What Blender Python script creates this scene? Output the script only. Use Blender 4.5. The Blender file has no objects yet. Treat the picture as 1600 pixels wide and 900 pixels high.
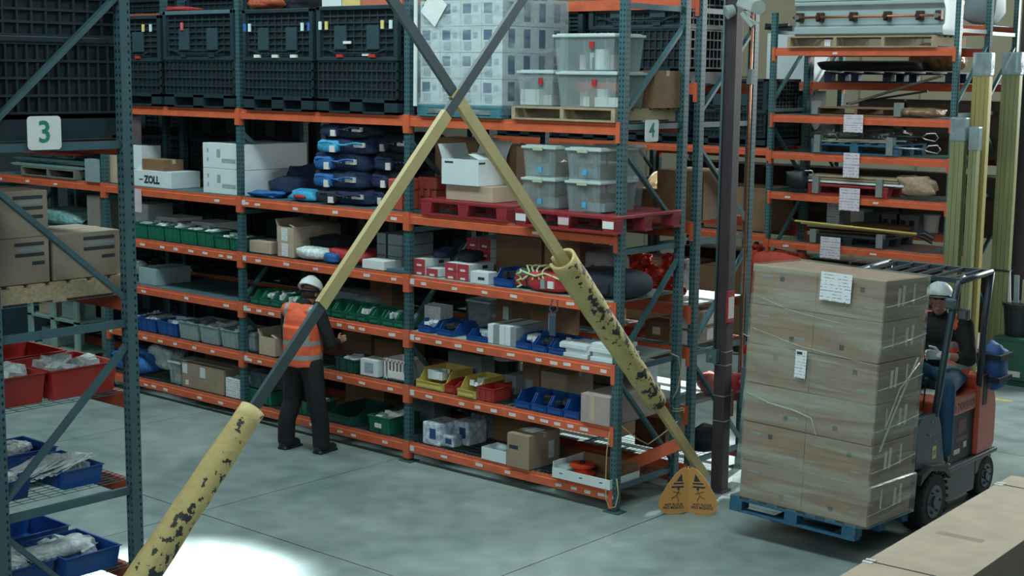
import bpy, math, random
from mathutils import Vector, Matrix, noise
sc = bpy.context.scene
COL = sc.collection
R = math.radians
rnd = random.Random(7)

# ------------------------------------------------------------------ camera
CAM = Vector((8.2548, -11.1541, 4.2266)); F = 2291.4
cr = Vector((0.75770144, 0.65251256, 0.01076499)); cu = Vector((-0.10234749, 0.10252279, 0.9894514)); cf = Vector((-0.64452581, 0.75081052, -0.14446469))
cam_d = bpy.data.cameras.new('camera'); cam = bpy.data.objects.new('camera', cam_d); COL.objects.link(cam)
cam_d.sensor_width = 36; cam_d.lens = F / 1600 * 36; cam_d.clip_end = 200
cam.matrix_world = Matrix.Translation(CAM) @ Matrix((cr, cu, -cf)).transposed().to_4x4()
sc.camera = cam

# ------------------------------------------------------------------ world, lamps, exposure
sc.view_settings.view_transform = 'Standard'; sc.view_settings.look = 'None'; sc.view_settings.gamma = 1
sc.view_settings.use_curve_mapping = False
sc.view_settings.exposure = -0.12
w = bpy.data.worlds.new('world'); sc.world = w; w.use_nodes = True
w.node_tree.nodes['Background'].inputs[0].default_value = (0.50, 0.72, 0.76, 1)
w.node_tree.nodes['Background'].inputs[1].default_value = 0.10
def area(name, loc, target, sx, sy, power, col):
    d = bpy.data.lights.new(name, 'AREA'); d.shape = 'RECTANGLE'; d.size = sx; d.size_y = sy; d.energy = power; d.color = col
    o = bpy.data.objects.new(name, d); COL.objects.link(o); o.location = loc
    o.rotation_euler = (Vector(target) - Vector(loc)).to_track_quat('-Z', 'Y').to_euler()
    return o
def spot(name, loc, target, power, col, ang, blend=.3, size=.1):
    d = bpy.data.lights.new(name, 'SPOT'); d.energy = power; d.color = col; d.spot_size = R(ang); d.spot_blend = blend; d.shadow_soft_size = size
    o = bpy.data.objects.new(name, d); COL.objects.link(o); o.location = loc
    o.rotation_euler = (Vector(target) - Vector(loc)).to_track_quat('-Z', 'Y').to_euler()
    return o
COOL = (0.80, 1.0, 0.985)
area('aisle_light', (-4, -2.7, 8.2), (-4, -2.7, 0), 14, 1.2, 700, COOL)
area('aisle_light', (3.5, -3.0, 8.2), (3.5, -3.0, 0), 3, 3, 150, COOL)
area('aisle_light', (-3, 5.1, 8.2), (-3, 5.1, 0), 12, 1.2, 420, COOL)
area('front_daylight', (4, -14, 7.5), (-1, 0, 2), 9, 3, 620, (0.86, 1.0, 0.98))
area('dock_daylight', (3.6, 15.0, 6.5), (1.6, 0, 0), 5, 4.5, 1500, (0.95, 1.0, 0.98))
area('back_wall_light', (-6, 12.6, 8.5), (-6, 16, 3), 22, .6, 150, (1.0, .98, .90))
sk = area('skylight_beam', (-1.5, -4.25, 9.5), (-1.5, -4.25, 0), 1.0, 1.5, 330, (0.97, 1, 1)); sk.data.spread = R(9)
spot('skylight_beam', (-1.0, 6.6, 9), (-1.2, 2.1, 1.0), 11000, (0.97, 1, 1), 22, .5, .1)

# ------------------------------------------------------------------ materials
def lin(h):
    if isinstance(h, tuple): return h
    v = [int(h[i:i+2], 16) / 255 for i in (0, 2, 4)]
    return tuple(c / 12.92 if c <= .04045 else ((c + .055) / 1.055) ** 2.4 for c in v)
_m = {}
def mat(name, col='808080', rough=.6, metal=0, var=.12, scale=6, bump=0, bscale=30, alpha=1, emit=0, spec=.5, stretch=None):
    if name in _m: return _m[name]
    m = bpy.data.materials.new(name); m.use_nodes = True; _m[name] = m
    nt = m.node_tree; b = nt.nodes['Principled BSDF']; c = lin(col)
    b.inputs['Roughness'].default_value = rough; b.inputs['Metallic'].default_value = metal; b.inputs['Alpha'].default_value = alpha
    b.inputs['Specular IOR Level'].default_value = spec
    tc = nt.nodes.new('ShaderNodeTexCoord')
    src = tc.outputs['Object']
    if stretch:
        mp = nt.nodes.new('ShaderNodeMapping'); mp.inputs['Scale'].default_value = stretch; nt.links.new(src, mp.inputs[0]); src = mp.outputs[0]
    n = nt.nodes.new('ShaderNodeTexNoise'); n.inputs['Scale'].default_value = scale; n.inputs['Detail'].default_value = 5
    nt.links.new(src, n.inputs['Vector'])
    cr_ = nt.nodes.new('ShaderNodeValToRGB'); nt.links.new(n.outputs['Fac'], cr_.inputs[0])
    cr_.color_ramp.elements[0].position = .3; cr_.color_ramp.elements[1].position = .7
    cr_.color_ramp.elements[0].color = tuple(x * (1 - var) for x in c) + (1,)
    cr_.color_ramp.elements[1].color = tuple(min(1, x * (1 + var)) for x in c) + (1,)
    nt.links.new(cr_.outputs[0], b.inputs['Base Color'])
    if emit:
        b.inputs['Emission Color'].default_value = c + (1,); b.inputs['Emission Strength'].default_value = emit
    if bump:
        n2 = nt.nodes.new('ShaderNodeTexNoise'); n2.inputs['Scale'].default_value = bscale; nt.links.new(src, n2.inputs['Vector'])
        bp = nt.nodes.new('ShaderNodeBump'); bp.inputs['Strength'].default_value = bump; bp.inputs['Distance'].default_value = .02
        nt.links.new(n2.outputs['Fac'], bp.inputs['Height']); nt.links.new(bp.outputs[0], b.inputs['Normal'])
    return m

def M(nt, op, *a):
    n = nt.nodes.new('ShaderNodeMath'); n.operation = op
    for i, x in enumerate(a):
        if isinstance(x, (int, float)): n.inputs[i].default_value = x
        else: nt.links.new(x, n.inputs[i])
    return n.outputs[0]
def mix_base(m, fac, col):
    nt = m.node_tree; b = nt.nodes['Principled BSDF']; l = b.inputs['Base Color'].links[0]; s = l.from_socket
    mx = nt.nodes.new('ShaderNodeMix'); mx.data_type = 'RGBA'; nt.links.new(fac, mx.inputs['Factor']); nt.links.new(s, mx.inputs[6])
    mx.inputs[7].default_value = lin(col) + (1,); nt.links.new(mx.outputs[2], b.inputs['Base Color'])
def post_material(name, col, pitch=.05, two=True):
    m = mat(name, col, .45, 0, .12, 4); nt = m.node_tree
    tc = nt.nodes.new('ShaderNodeTexCoord'); s = nt.nodes.new('ShaderNodeSeparateXYZ'); nt.links.new(tc.outputs['Object'], s.inputs[0])
    g = nt.nodes.new('ShaderNodeSeparateXYZ'); nt.links.new(tc.outputs['Normal'], g.inputs[0])
    fy = M(nt, 'GREATER_THAN', M(nt, 'ABSOLUTE', g.outputs[1]), .5)
    # front face: two slanted columns of slots; side face: one column near the rear edge
    dx = M(nt, 'SUBTRACT', M(nt, 'ABSOLUTE', s.outputs[0]), .019)
    dy = M(nt, 'SUBTRACT', M(nt, 'ABSOLUTE', s.outputs[1]), .014) if two else M(nt, 'SUBTRACT', s.outputs[1], .022)
    d = M(nt, 'ADD', M(nt, 'MULTIPLY', dx, fy), M(nt, 'MULTIPLY', dy, M(nt, 'SUBTRACT', 1, fy)))
    dz = M(nt, 'MULTIPLY', M(nt, 'SUBTRACT', M(nt, 'FRACT', M(nt, 'DIVIDE', s.outputs[2], pitch)), .5), pitch)
    q = M(nt, 'ADD', M(nt, 'POWER', M(nt, 'DIVIDE', d, .0075), 2), M(nt, 'POWER', M(nt, 'DIVIDE', dz, .0115), 2))
    q2 = M(nt, 'LESS_THAN', q, 1)
    mix_base(m, q2, '0a1416')
    return m
m_post = post_material('post_green', '3a5d64'); m_post_near = post_material('post_slate', '3d5b64', .0508, False); m_post_far = post_material('post_far_green', '41686c')
m_brc = {'post_green': mat('brace_green', '3a5d64', .45), 'post_slate': mat('brace_slate', '3d5b64', .45), 'post_far_green': mat('brace_far_green', '41686c', .45)}
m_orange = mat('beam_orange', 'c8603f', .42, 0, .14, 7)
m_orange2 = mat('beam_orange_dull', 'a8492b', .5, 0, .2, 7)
m_wire = mat('wire_zinc', '5d7f84', .4, .5)
m_white = mat('white_plastic', 'd5dcdc', .5, 0, .05)
m_label = mat('price_label', 'd8d2d0', .6, 0, .1, 40)
m_card = mat('cardboard', '93826f', .75, 0, .12, 5, .15, 60)
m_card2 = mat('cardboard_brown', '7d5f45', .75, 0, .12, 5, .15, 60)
m_card3 = mat('cardboard_pale', 'b3a08c', .75, 0, .1, 5, .15, 60)
m_cardwhite = mat('white_carton', 'cfd9dc', .6, 0, .04)
m_cardgrey = mat('grey_carton', '7f8b90', .65, 0, .08)
m_tape = mat('packing_tape', 'b8a890', .3, 0, .05)
m_black = mat('black_plastic', '18242a', .5, 0, .2)
m_bulk = mat('bulk_container_plastic', '20323a', .45, 0, .18, 5)
m_bulkdark = mat('bulk_container_panel', '101b20', .6, 0, .2, 5)
m_plate = mat('grey_blue_plate', '4b666e', .5); m_window = mat('window_plate_dark', '2f434b', .4)
m_red = mat('red_plastic', 'a8322c', .4, 0, .12)
m_reddark = mat('pallet_red', '8c2a30', .45, 0, .15)
m_green = mat('bin_green', '1f6a55', .4, 0, .1)
m_dgreen = mat('bin_dark_green', '1b4a43', .4, 0, .1)
m_blue = mat('bin_blue', '1b4f96', .38, 0, .1)
m_yellow = mat('bin_yellow', 'c9b661', .45, 0, .08)
m_grey = mat('grey_plastic', '86989a', .5, 0, .08)
m_wood = mat('pallet_wood', 'a08f74', .8, 0, .22, 9, .2, 50, stretch=(1, 6, 6))
m_woodgrey = mat('grey_wood', '6f6b62', .85, 0, .22, 9, .2, 50)
m_bluewood = mat('blue_painted_wood', '255a76', .7, 0, .3, 10, .2, 40)
m_navy = mat('navy_fabric', '18294a', .85, 0, .25, 8, .5, 35)
m_bluecloth = mat('blue_fabric', '1f5fa0', .7, 0, .3, 8, .6, 30)
m_cyancloth = mat('cyan_fabric', '2f93bd', .6, 0, .25, 8, .5, 30)
m_darkcloth = mat('dark_fabric', '1a232c', .85, 0, .25, 8, .5, 30)
m_redcloth = mat('red_fabric', 'a02a2e', .7, 0, .2, 8, .5, 30)
m_lime = mat('lime_strap', 'b9cf9a', .7)
m_silver = mat('silver_metal', 'b9c4c6', .25, .9, .08)
m_copper = mat('copper', 'c07a5c', .3, .8)
m_bag = mat('poly_bag', 'c9d6d8', .25, 0, .25, 14, .9, 22)
m_foil = mat('crumpled_film_brown', '8a7256', .22, .2, .5, 9, 1.0, 14)
m_pink = mat('pink_paper', 'c9b6bd', .7)
m_ink = mat('dark_ink', '26323a', .7)
m_blueink = mat('blue_ink', '24476e', .6)
m_signgreen = mat('sign_green', '1d7a68', .6)
m_rope = mat('tan_cord', 'a59a72', .8)
m_shelfboard = mat('shelf_board', '9aa6a2', .6)
m_column = mat('column_paint', '3a3238', .6, 0, .25, 3)
m_brace = mat('brace_steel', '37474d', .5, 0, .1)
def film_material(name, col, base, streak, stretch, rough=.18):
    m = bpy.data.materials.new(name); m.use_nodes = True; nt = m.node_tree; b = nt.nodes['Principled BSDF']
    b.inputs['Base Color'].default_value = lin(col) + (1,); b.inputs['Roughness'].default_value = rough; b.inputs['Specular IOR Level'].default_value = .8
    tc = nt.nodes.new('ShaderNodeTexCoord'); mp = nt.nodes.new('ShaderNodeMapping'); mp.inputs['Scale'].default_value = stretch
    mp.inputs['Rotation'].default_value = (0.16, .22, 0)
    nt.links.new(tc.outputs['Object'], mp.inputs[0])
    n = nt.nodes.new('ShaderNodeTexNoise'); n.inputs['Scale'].default_value = 1; n.inputs['Detail'].default_value = 6; n.inputs['Distortion'].default_value = .6
    nt.links.new(mp.outputs[0], n.inputs['Vector'])
    rp = nt.nodes.new('ShaderNodeMapRange'); rp.inputs['From Min'].default_value = .42; rp.inputs['From Max'].default_value = .68
    rp.inputs['To Min'].default_value = base; rp.inputs['To Max'].default_value = streak
    nt.links.new(n.outputs['Fac'], rp.inputs['Value']); nt.links.new(rp.outputs[0], b.inputs['Alpha'])
    bp = nt.nodes.new('ShaderNodeBump'); bp.inputs['Strength'].default_value = .9; bp.inputs['Distance'].default_value = .03
    nt.links.new(n.outputs['Fac'], bp.inputs['Height']); nt.links.new(bp.outputs[0], b.inputs['Normal'])
    return m
m_film = film_material('stretch_film', 'b4bdae', .12, .55, (.7, .7, 6.5), .13)
m_film2 = film_material('stretch_film_white', 'c8d6da', .15, .55, (2, 2, 6))
m_clear = mat('clear_tote_plastic', 'b4c6c8', .22, 0, .05, alpha=.2)
m_clearlid = mat('clear_tote_lid', 'c2d3d3', .3, 0, .05, alpha=.85)
def print_material(name, paper, ink, sx=30., sz=60.):
    m = mat(name, paper, .65, 0, .03); nt = m.node_tree
    tc = nt.nodes.new('ShaderNodeTexCoord'); s = nt.nodes.new('ShaderNodeSeparateXYZ'); nt.links.new(tc.outputs['Generated'], s.inputs[0])
    row = M(nt, 'LESS_THAN', M(nt, 'FRACT', M(nt, 'MULTIPLY', s.outputs[2], sz)), .35)
    n = nt.nodes.new('ShaderNodeTexNoise'); n.inputs['Scale'].default_value = 7; nt.links.new(tc.outputs['Generated'], n.inputs['Vector'])
    k = M(nt, 'MULTIPLY', row, M(nt, 'GREATER_THAN', n.outputs['Fac'], .5))
    mix_base(m, M(nt, 'MULTIPLY', k, .6), ink)
    return m
m_paper = print_material('printed_paper', 'd4dade', '4a5a66', 30, 9)
m_paperpink = print_material('printed_pink_paper', 'd6d0da', '7a5a70', 30, 8)

# ------------------------------------------------------------------ mesh helper
class MB:
    def __init__(s): s.v = []; s.f = []; s.mi = []; s.cur = 0
    def box(s, x0, x1, y0, y1, z0, z1, T=None):
        n = len(s.v); P = [Vector((x, y, z)) for z in (z0, z1) for y in (y0, y1) for x in (x0, x1)]
        if T is not None: P = [T @ p for p in P]
        s.v += P
        for q in ((0, 2, 3, 1), (4, 5, 7, 6), (0, 1, 5, 4), (2, 6, 7, 3), (0, 4, 6, 2), (1, 3, 7, 5)):
            s.f.append(tuple(n + i for i in q)); s.mi.append(s.cur)
        return s
    def cbox(s, c, d, T=None):
        return s.box(c[0]-d[0]/2, c[0]+d[0]/2, c[1]-d[1]/2, c[1]+d[1]/2, c[2]-d[2]/2, c[2]+d[2]/2, T)
    def tube(s, pts, r, n=8, cap=True):
        pts = [Vector(p) for p in pts]; rs = r if isinstance(r, (list, tuple)) else [r] * len(pts)
        base = len(s.v); up = None
        for i, p in enumerate(pts):
            t = (pts[min(i+1, len(pts)-1)] - pts[max(i-1, 0)]).normalized()
            if up is None:
                up = Vector((0, 0, 1)) if abs(t.z) < .9 else Vector((1, 0, 0))
            a = t.cross(up).normalized(); b = a.cross(t); up = b
            for k in range(n):
                q = 2 * math.pi * (k + .5) / n; s.v.append(p + (a * math.cos(q) + b * math.sin(q)) * rs[i])
        for i in range(len(pts) - 1):
            for k in range(n):
                s.f.append((base+i*n+k, base+i*n+(k+1) % n, base+(i+1)*n+(k+1) % n, base+(i+1)*n+k)); s.mi.append(s.cur)
        if cap:
            s.f.append(tuple(base+k for k in reversed(range(n)))); s.mi.append(s.cur)
            s.f.append(tuple(base+(len(pts)-1)*n+k for k in range(n))); s.mi.append(s.cur)
        return s
    def bar(s, p0, p1, wx, wy, up=(0, 0, 1)):
        p0 = Vector(p0); p1 = Vector(p1); t = (p1-p0); L = t.length; t.normalize()
        u = Vector(up); a = t.cross(u).normalized(); b = a.cross(t)
        T = Matrix((a, b, t)).transposed().to_4x4(); T.translation = p0
        return s.box(-wx/2, wx/2, -wy/2, wy/2, 0, L, T)
    def prism(s, prof, y0, y1, axis='y', T=None):
        """extrude 2D profile [(a,b)] ; axis y: (x,z) profile along y; axis x: (y,z) along x; axis z: (x,y) along z"""
        n = len(prof); base = len(s.v)
        for t in (y0, y1):
            for a, b in prof:
                p = Vector((a, t, b)) if axis == 'y' else Vector((t, a, b)) if axis == 'x' else Vector((a, b, t))
                s.v.append(T @ p if T is not None else p)
        for k in range(n):
            s.f.append((base+k, base+(k+1) % n, base+n+(k+1) % n, base+n+k)); s.mi.append(s.cur)
        s.f.append(tuple(base+k for k in reversed(range(n)))); s.mi.append(s.cur)
        s.f.append(tuple(base+n+k for k in range(n))); s.mi.append(s.cur)
        return s
    def ball(s, c, r, n=8, m=6, T=None):
        c = Vector(c); rr = r if isinstance(r, (tuple, list)) else (r, r, r); base = len(s.v)
        for i in range(m+1):
            th = math.pi*i/m
            for k in range(n):
                ph = 2*math.pi*k/n
                p = Vector((rr[0]*math.sin(th)*math.cos(ph), rr[1]*math.sin(th)*math.sin(ph), rr[2]*math.cos(th)))
                if T is not None: p = T @ p
                s.v.append(c + p)
        for i in range(m):
            for k in range(n):
                s.f.append((base+i*n+k, base+(i+1)*n+k, base+(i+1)*n+(k+1) % n, base+i*n+(k+1) % n)); s.mi.append(s.cur)
        return s
    def mesh(s, name, mats, smooth=False, bevel=0):
        me = bpy.data.meshes.new(name); me.from_pydata([tuple(v) for v in s.v], [], s.f)
        for m in (mats if isinstance(mats, (list, tuple)) else [mats]): me.materials.append(m)
        me.polygons.foreach_set('material_index', s.mi)
        me.validate()
        import bmesh
        b = bmesh.new(); b.from_mesh(me)
        if smooth: bmesh.ops.remove_doubles(b, verts=b.verts, dist=1e-5)
        if bevel:
            bmesh.ops.bevel(b, geom=[e for e in b.edges if e.is_manifold and e.calc_face_angle(0) > .5], offset=bevel, segments=2, affect='EDGES', profile=.6)
        bmesh.ops.recalc_face_normals(b, faces=b.faces); b.to_mesh(me); b.free()
        if smooth:
            me.polygons.foreach_set('use_smooth', [True]*len(me.polygons))
        return me
    def build(s, name, mats, parent=None, loc=(0, 0, 0), rz=0, smooth=False, bevel=0):
        return put(name, s.mesh(name, mats, smooth, bevel), parent, loc, rz)
def put(name, me, parent=None, loc=(0, 0, 0), rz=0):
    o = bpy.data.objects.new(name, me); COL.objects.link(o); o.location = loc; o.rotation_euler = (0, 0, rz)
    if parent is not None: o.parent = parent
    return o
def thing(name, label, cat, loc, rz=0, group=None):
    o = bpy.data.objects.new(name, None); COL.objects.link(o); o.empty_display_size = .1; o.location = loc; o.rotation_euler = (0, 0, rz)
    return tag(o, label, cat, group)
def tag(o, label, cat, group=None):
    o['label'] = label; o['category'] = cat
    if group: o['group'] = group
    return o
def struct(o):
    o['kind'] = 'structure'; return o
_c = {}
def cached(key, fn):
    if key not in _c: _c[key] = fn()
    return _c[key]
def text_mesh(body, size, depth, material, font=None):
    cu_ = bpy.data.curves.new('lettering', 'FONT'); cu_.body = body; cu_.size = size; cu_.extrude = depth; cu_.align_x = 'CENTER'; cu_.align_y = 'CENTER'
    cu_.resolution_u = 3; cu_.offset = size*(.05 if body == 'ZOLL' else .018)
    o = bpy.data.objects.new('lettering', cu_); COL.objects.link(o)
    dg = bpy.context.evaluated_depsgraph_get(); me = bpy.data.meshes.new_from_object(o.evaluated_get(dg)); me.materials.clear(); me.materials.append(material)
    bpy.data.objects.remove(o); return me
def lettering(body, size, material, parent, loc, face='-y', depth=.0008):
    me = cached(('txt', body, size, material.name), lambda: text_mesh(body, size, depth, material))
    o = put('lettering', me, parent, loc)
    if face == '-y': o.rotation_euler = (R(90), 0, 0)
    elif face == '+x': o.rotation_euler = (R(90), 0, R(90))
    elif face == '+z': o.rotation_euler = (0, 0, 0)
    return o
def remeshed(name, mb, mats, voxel=.012, smooth=4):
    me = mb.mesh(name, mats); o = bpy.data.objects.new(name, me); COL.objects.link(o)
    md = o.modifiers.new('r', 'REMESH'); md.mode = 'VOXEL'; md.voxel_size = voxel; md.use_smooth_shade = True
    ms = o.modifiers.new('s', 'SMOOTH'); ms.iterations = smooth; ms.factor = .5
    dg = bpy.context.evaluated_depsgraph_get(); me2 = bpy.data.meshes.new_from_object(o.evaluated_get(dg)); bpy.data.objects.remove(o)
    me2.materials.clear()
    for m in (mats if isinstance(mats, (list, tuple)) else [mats]): me2.materials.append(m)
    return me2
# a pixel of the photograph to a coordinate on a plane that stands in the hall
def Xat(px, Y, z):
    k = (px-800)/F; a = Vector((-CAM.x, Y-CAM.y, z-CAM.z))
    return (k*a.dot(cf)-a.dot(cr))/(cr.x-k*cf.x)
def Zat(py, X, Y):
    k = (450-py)/F; a = Vector((X-CAM.x, Y-CAM.y, -CAM.z))
    return (k*a.dot(cf)-a.dot(cu))/(cu.z-k*cf.z)
# ------------------------------------------------------------------ floor, walls
def concrete():
    m = mat('concrete_floor', '7f9593', .42, 0, .0, 1); nt = m.node_tree; b = nt.nodes['Principled BSDF']
    tc = nt.nodes.new('ShaderNodeNewGeometry'); 
    def nz(scale, det, dist=0):
        n = nt.nodes.new('ShaderNodeTexNoise'); n.inputs['Scale'].default_value = scale; n.inputs['Detail'].default_value = det; n.inputs['Distortion'].default_value = dist
        nt.links.new(tc.outputs['Position'], n.inputs['Vector']); return n.outputs['Fac']
    a = nz(.45, 8, .9); c = nz(3.5, 8, .3)
    s = M(nt, 'ADD', M(nt, 'MULTIPLY', a, .65), M(nt, 'MULTIPLY', c, .35))
    rp = nt.nodes.new('ShaderNodeValToRGB'); nt.links.new(s, rp.inputs[0])
    rp.color_ramp.elements[0].position = .36; rp.color_ramp.elements[0].color = lin('6d807f') + (1,)
    rp.color_ramp.elements[1].position = .64; rp.color_ramp.elements[1].color = lin('9aa8a5') + (1,)
    nt.links.new(rp.outputs[0], b.inputs['Base Color'])
    rr = nt.nodes.new('ShaderNodeMapRange'); rr.inputs['To Min'].default_value = .28; rr.inputs['To Max'].default_value = .55
    nt.links.new(c, rr.inputs['Value']); nt.links.new(rr.outputs[0], b.inputs['Roughness'])
    return m
m_floor = concrete(); m_joint = mat('floor_joint', '1c2627', .9)
mb = MB(); mb.box(-30, 12, -20, 30, -.2, -.035); floor = struct(mb.build('floor', m_joint))
xs = [-30] + [.4 + 3.37*k for k in range(-8, 3)] + [12]; ys = [-20] + [-2.72 + 3.82*k for k in range(-4, 8)] + [30]
for i in range(len(xs)-1):
    for j in range(len(ys)-1):
        MB().box(xs[i]+.006, xs[i+1]-.006, ys[j]+.006, ys[j+1]-.006, -.04, 0).build('slab', m_floor, floor)
m_wall = mat('cream_wall_paint', 'b5b39a', .8, 0, .06, 1); m_wall2 = mat('dark_wall_paint', '39474a', .85, 0, .1, 1)
wb = MB().box(-30, 12, 16, 16.3, 0, 10).build('wall_back', m_wall); struct(wb)
m_rib = mat('wall_panel_joint', '8c8c7c', .8)
for k in range(30):
    MB().box(-28+k*1.3, -27.96+k*1.3, 15.97, 16, 0, 10).build('wall_panel_rib', m_rib, wb)
struct(MB().box(-20.3, -20, -20, 16, 0, 10).build('wall_left', m_wall2))
bb_ = MB().box(-30, 12, 15.95, 15.998, 0, .25).build('baseboard_back', m_wall2); struct(bb_)

# yellow floor marking beyond the forklift
struct(MB().box(-2.2, .9, 7.55, 7.65, .0, .004).build('trim_1', mat('floor_line_yellow', 'b8a558', .6, 0, .25, 12)))

# ------------------------------------------------------------------ pallet racks
W = 2.82; D = 1.07
LV = [3.776, 2.735, 2.065, 1.457, .844, .222]
def post_mesh(h, m):
    def mk():
        b = MB(); b.box(-.038, .038, -.038, .038, 0, h); return b.mesh('post', m)
    return cached(('post', h, m.name), mk)
def frame(root, X, Y, h, m, z0=0., depth=D, braces=True, foot=True):
    uf = bpy.data.objects.new('upright_frame', None); COL.objects.link(uf); uf.parent = root; uf.location = (X, Y, 0)
    for yy in (.038, depth-.038):
        put('post', post_mesh(h, m), uf, (0, yy, 0))
        if foot:
            me = cached(('foot', m.name), lambda: MB().box(-.09, .09, -.075, .075, 0, .012).box(-.06, -.045, -.05, .05, .012, .02).mesh('foot_plate', m_brc[m.name]))
            put('foot_plate', me, uf, (0, yy, 0))
    def br(a, b_):
        b = MB(); b.bar(a, b_, .032, .05 , (1, 0, 0)); b.build('brace', m_brc[m.name], uf)
    zs = [z for z in (.24, 1.4, 2.55, 3.74, 4.87) if z < h]
    for z in zs:
        me = cached(('hb', m.name, depth), lambda: MB().box(-.016, .016, .07, depth-.07, -.026, .026).mesh('brace', m_brc[m.name]))
        put('brace', me, uf, (0, 0, z))
    if braces:
        for (ya, za, yb, zb) in ((.07, 3.5, depth-.07, 2.72), (depth-.07, 2.4, .07, 1.52), (.07, 1.28, depth-.07, .34), (depth-.07, 4.7, .07, 3.88)):
            if max(za, zb) < h: br((0, ya, za), (0, yb, zb))
    return uf
BEAM = [(0, -.11), (0, -.035), (.012, -.028), (.012, 0), (.05, 0), (.05, -.11)]
def beam_mesh(m, flip=False, w=W):
    def mk():
        b = MB(); s = -1 if flip else 1
        b.prism([(s*y, z) for y, z in BEAM], .04, w-.04, 'x')
        for x0 in (.0, w-.045):
            b.box(x0, x0+.045, min(-.014*s, 0), max(-.014*s, 0), -.185, .012)
            b.box(x0 if x0 else .035, (x0+.01) if x0 else .045, min(0, s*.05), max(0, s*.05), -.185, .012)
        return b.mesh('shelf_beam', m)
    return cached(('beam', m.name, flip, w), mk)
def wire_deck_mesh(w, d):
    def mk():
        b = MB(); t = .0035
        n = int((w)/.055)
        for i in range(n+1): b.box(i*w/n-t/2, i*w/n+t/2, 0, d, 0, t)
        k = int(d/.1)
        for j in range(k+1): b.box(0, w, j*d/k-t/2, j*d/k+t/2, -t, 0)
        for x in (.15*w, .5*w, .85*w): b.box(x-.02, x+.02, 0, d, -.03, -t)
        return b.mesh('wire_deck', m_wire)
    return cached(('deck', round(w, 3), round(d, 3)), mk)
def solid_deck_mesh(w, d, m):
    def mk():
        b = MB()
        n = 6
        for i in range(n): b.box(i*w/n+.004, (i+1)*w/n-.004, 0, d, -.02, .0)
        return b.mesh('deck_panel', m)
    return cached(('sdeck', round(w, 3), m.name), mk)
label_me = MB().box(-.045, .045, -.003, 0, -.016, .016).mesh('price_label', m_label)
code_me = MB().box(-.03, .03, -.003, 0, -.03, .03).mesh('bay_code_label', m_paper)
def beams(root, X0, Y, z, m, mrear, labels=(), w=W, depth=D, deck='wire', front=True, rear=True):
    """X0 = centre of the left post, beam runs to the right"""
    if front:
        o = put('shelf_beam', beam_mesh(m, False, w), root, (X0, Y, z))
        for u in labels:
            l = put('price_label', label_me, o, (u*w, -.0, -.068 + rnd.uniform(-.006, .006))); l.rotation_euler = (0, rnd.uniform(-.06, .06), 0)
            l.scale = (rnd.uniform(.8, 1.15), 1, rnd.uniform(.85, 1.1))
        if len(labels) > 3: put('bay_code_label', code_me, o, (.085, -.001, -.06))
    if rear:
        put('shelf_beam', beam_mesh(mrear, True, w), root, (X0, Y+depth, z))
    if deck == 'wire': put('wire_deck', wire_deck_mesh(w-.1, depth-.04), root, (X0+.05, Y+.02, z+.002))
    elif deck == 'board': put('deck_panel', solid_deck_mesh(w-.1, depth-.04, m_shelfboard), root, (X0+.05, Y+.02, z+.005))
    elif deck == 'grey': put('deck_panel', solid_deck_mesh(w-.1, depth-.04, m_plate), root, (X0+.05, Y+.02, z+.005))

# main rack facing the aisle
main = thing('pallet_rack', 'long orange and green pallet rack facing the aisle, six shelf levels of bins and cartons', 'rack', (0, 0, 0))
for k in range(5): frame(main, -k*W, 0, 5.6, m_post)
lab = {(0, 0): (), (0, 1): (.64,), (0, 2): (.09, .25, .4, .54, .8, .88, .93), (0, 3): (.06, .17, .27, .38, .53, .66, .73, .79, .87, .95),
       (0, 4): (.12, .29, .37, .45, .54, .63, .69, .75, .81, .87), (0, 5): (.2, .38, .52, .76, .83, .89, .95, .985),
       (1, 1): (.05, .12, .36, .6, .82, .93), (1, 2): (.12, .3, .48, .66, .78, .93), (1, 3): (.05, .12, .2, .62, .69, .75, .92),
       (1, 4): (.05, .12, .62, .75, .91), (1, 5): (.1, .26, .45, .62, .7, .88), (2, 1): (.25, .85), (2, 2): (.3, .45, .55, .66, .76, .87, .93),
       (2, 3): (.3, .62, .9), (2, 4): (.3, .42, .53, .67, .8), (2, 5): (.3, .36, .45, .7, .85), (3, 1): (.1, .35, .6)}
for k in range(4):
    for i, z in enumerate(LV):
        if k == 3 and i > 2: continue
        deck = 'board' if (k, i) in ((0, 2), (0, 3)) else 'grey' if (k, i) in ((2, 1), (1, 1), (3, 1), (2, 3)) else 'wire'
        beams(main, -(k+1)*W, 0, z, m_orange, m_orange2, lab.get((k, i), ()), deck=deck)
# rack standing behind it, back to back
Y2 = 1.28
back = thing('pallet_rack', 'pallet rack standing back to back behind the long aisle rack, beside the dark column', 'rack', (0, Y2, 0))
for k in range(5): frame(back, -k*W, 0, 5.8, m_post)
for k in range(4):
    for z in (5.0, 4.15, 2.75, 1.89, 1.45, .84, .22):
        if k > 1 and z in (1.89, .84): continue
        beams(back, -(k+1)*W, 0, z, m_orange, m_orange2, (), deck='board' if (k < 2 and z in (1.89, .84)) else 'wire')
# rack in the near row
Y3 = -6.5
near = thing('pallet_rack', 'near slate pallet rack end with a number 3 sign on its brace', 'rack', (0, Y3, 0))
for k in range(2): frame(near, -k*W, 0, 5.2, m_post_near)
for z in (3.776, 2.735, 2.065, 1.457, .844): beams(near, -W, 0, z, m_orange, m_orange2, (), deck='wire')
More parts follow.
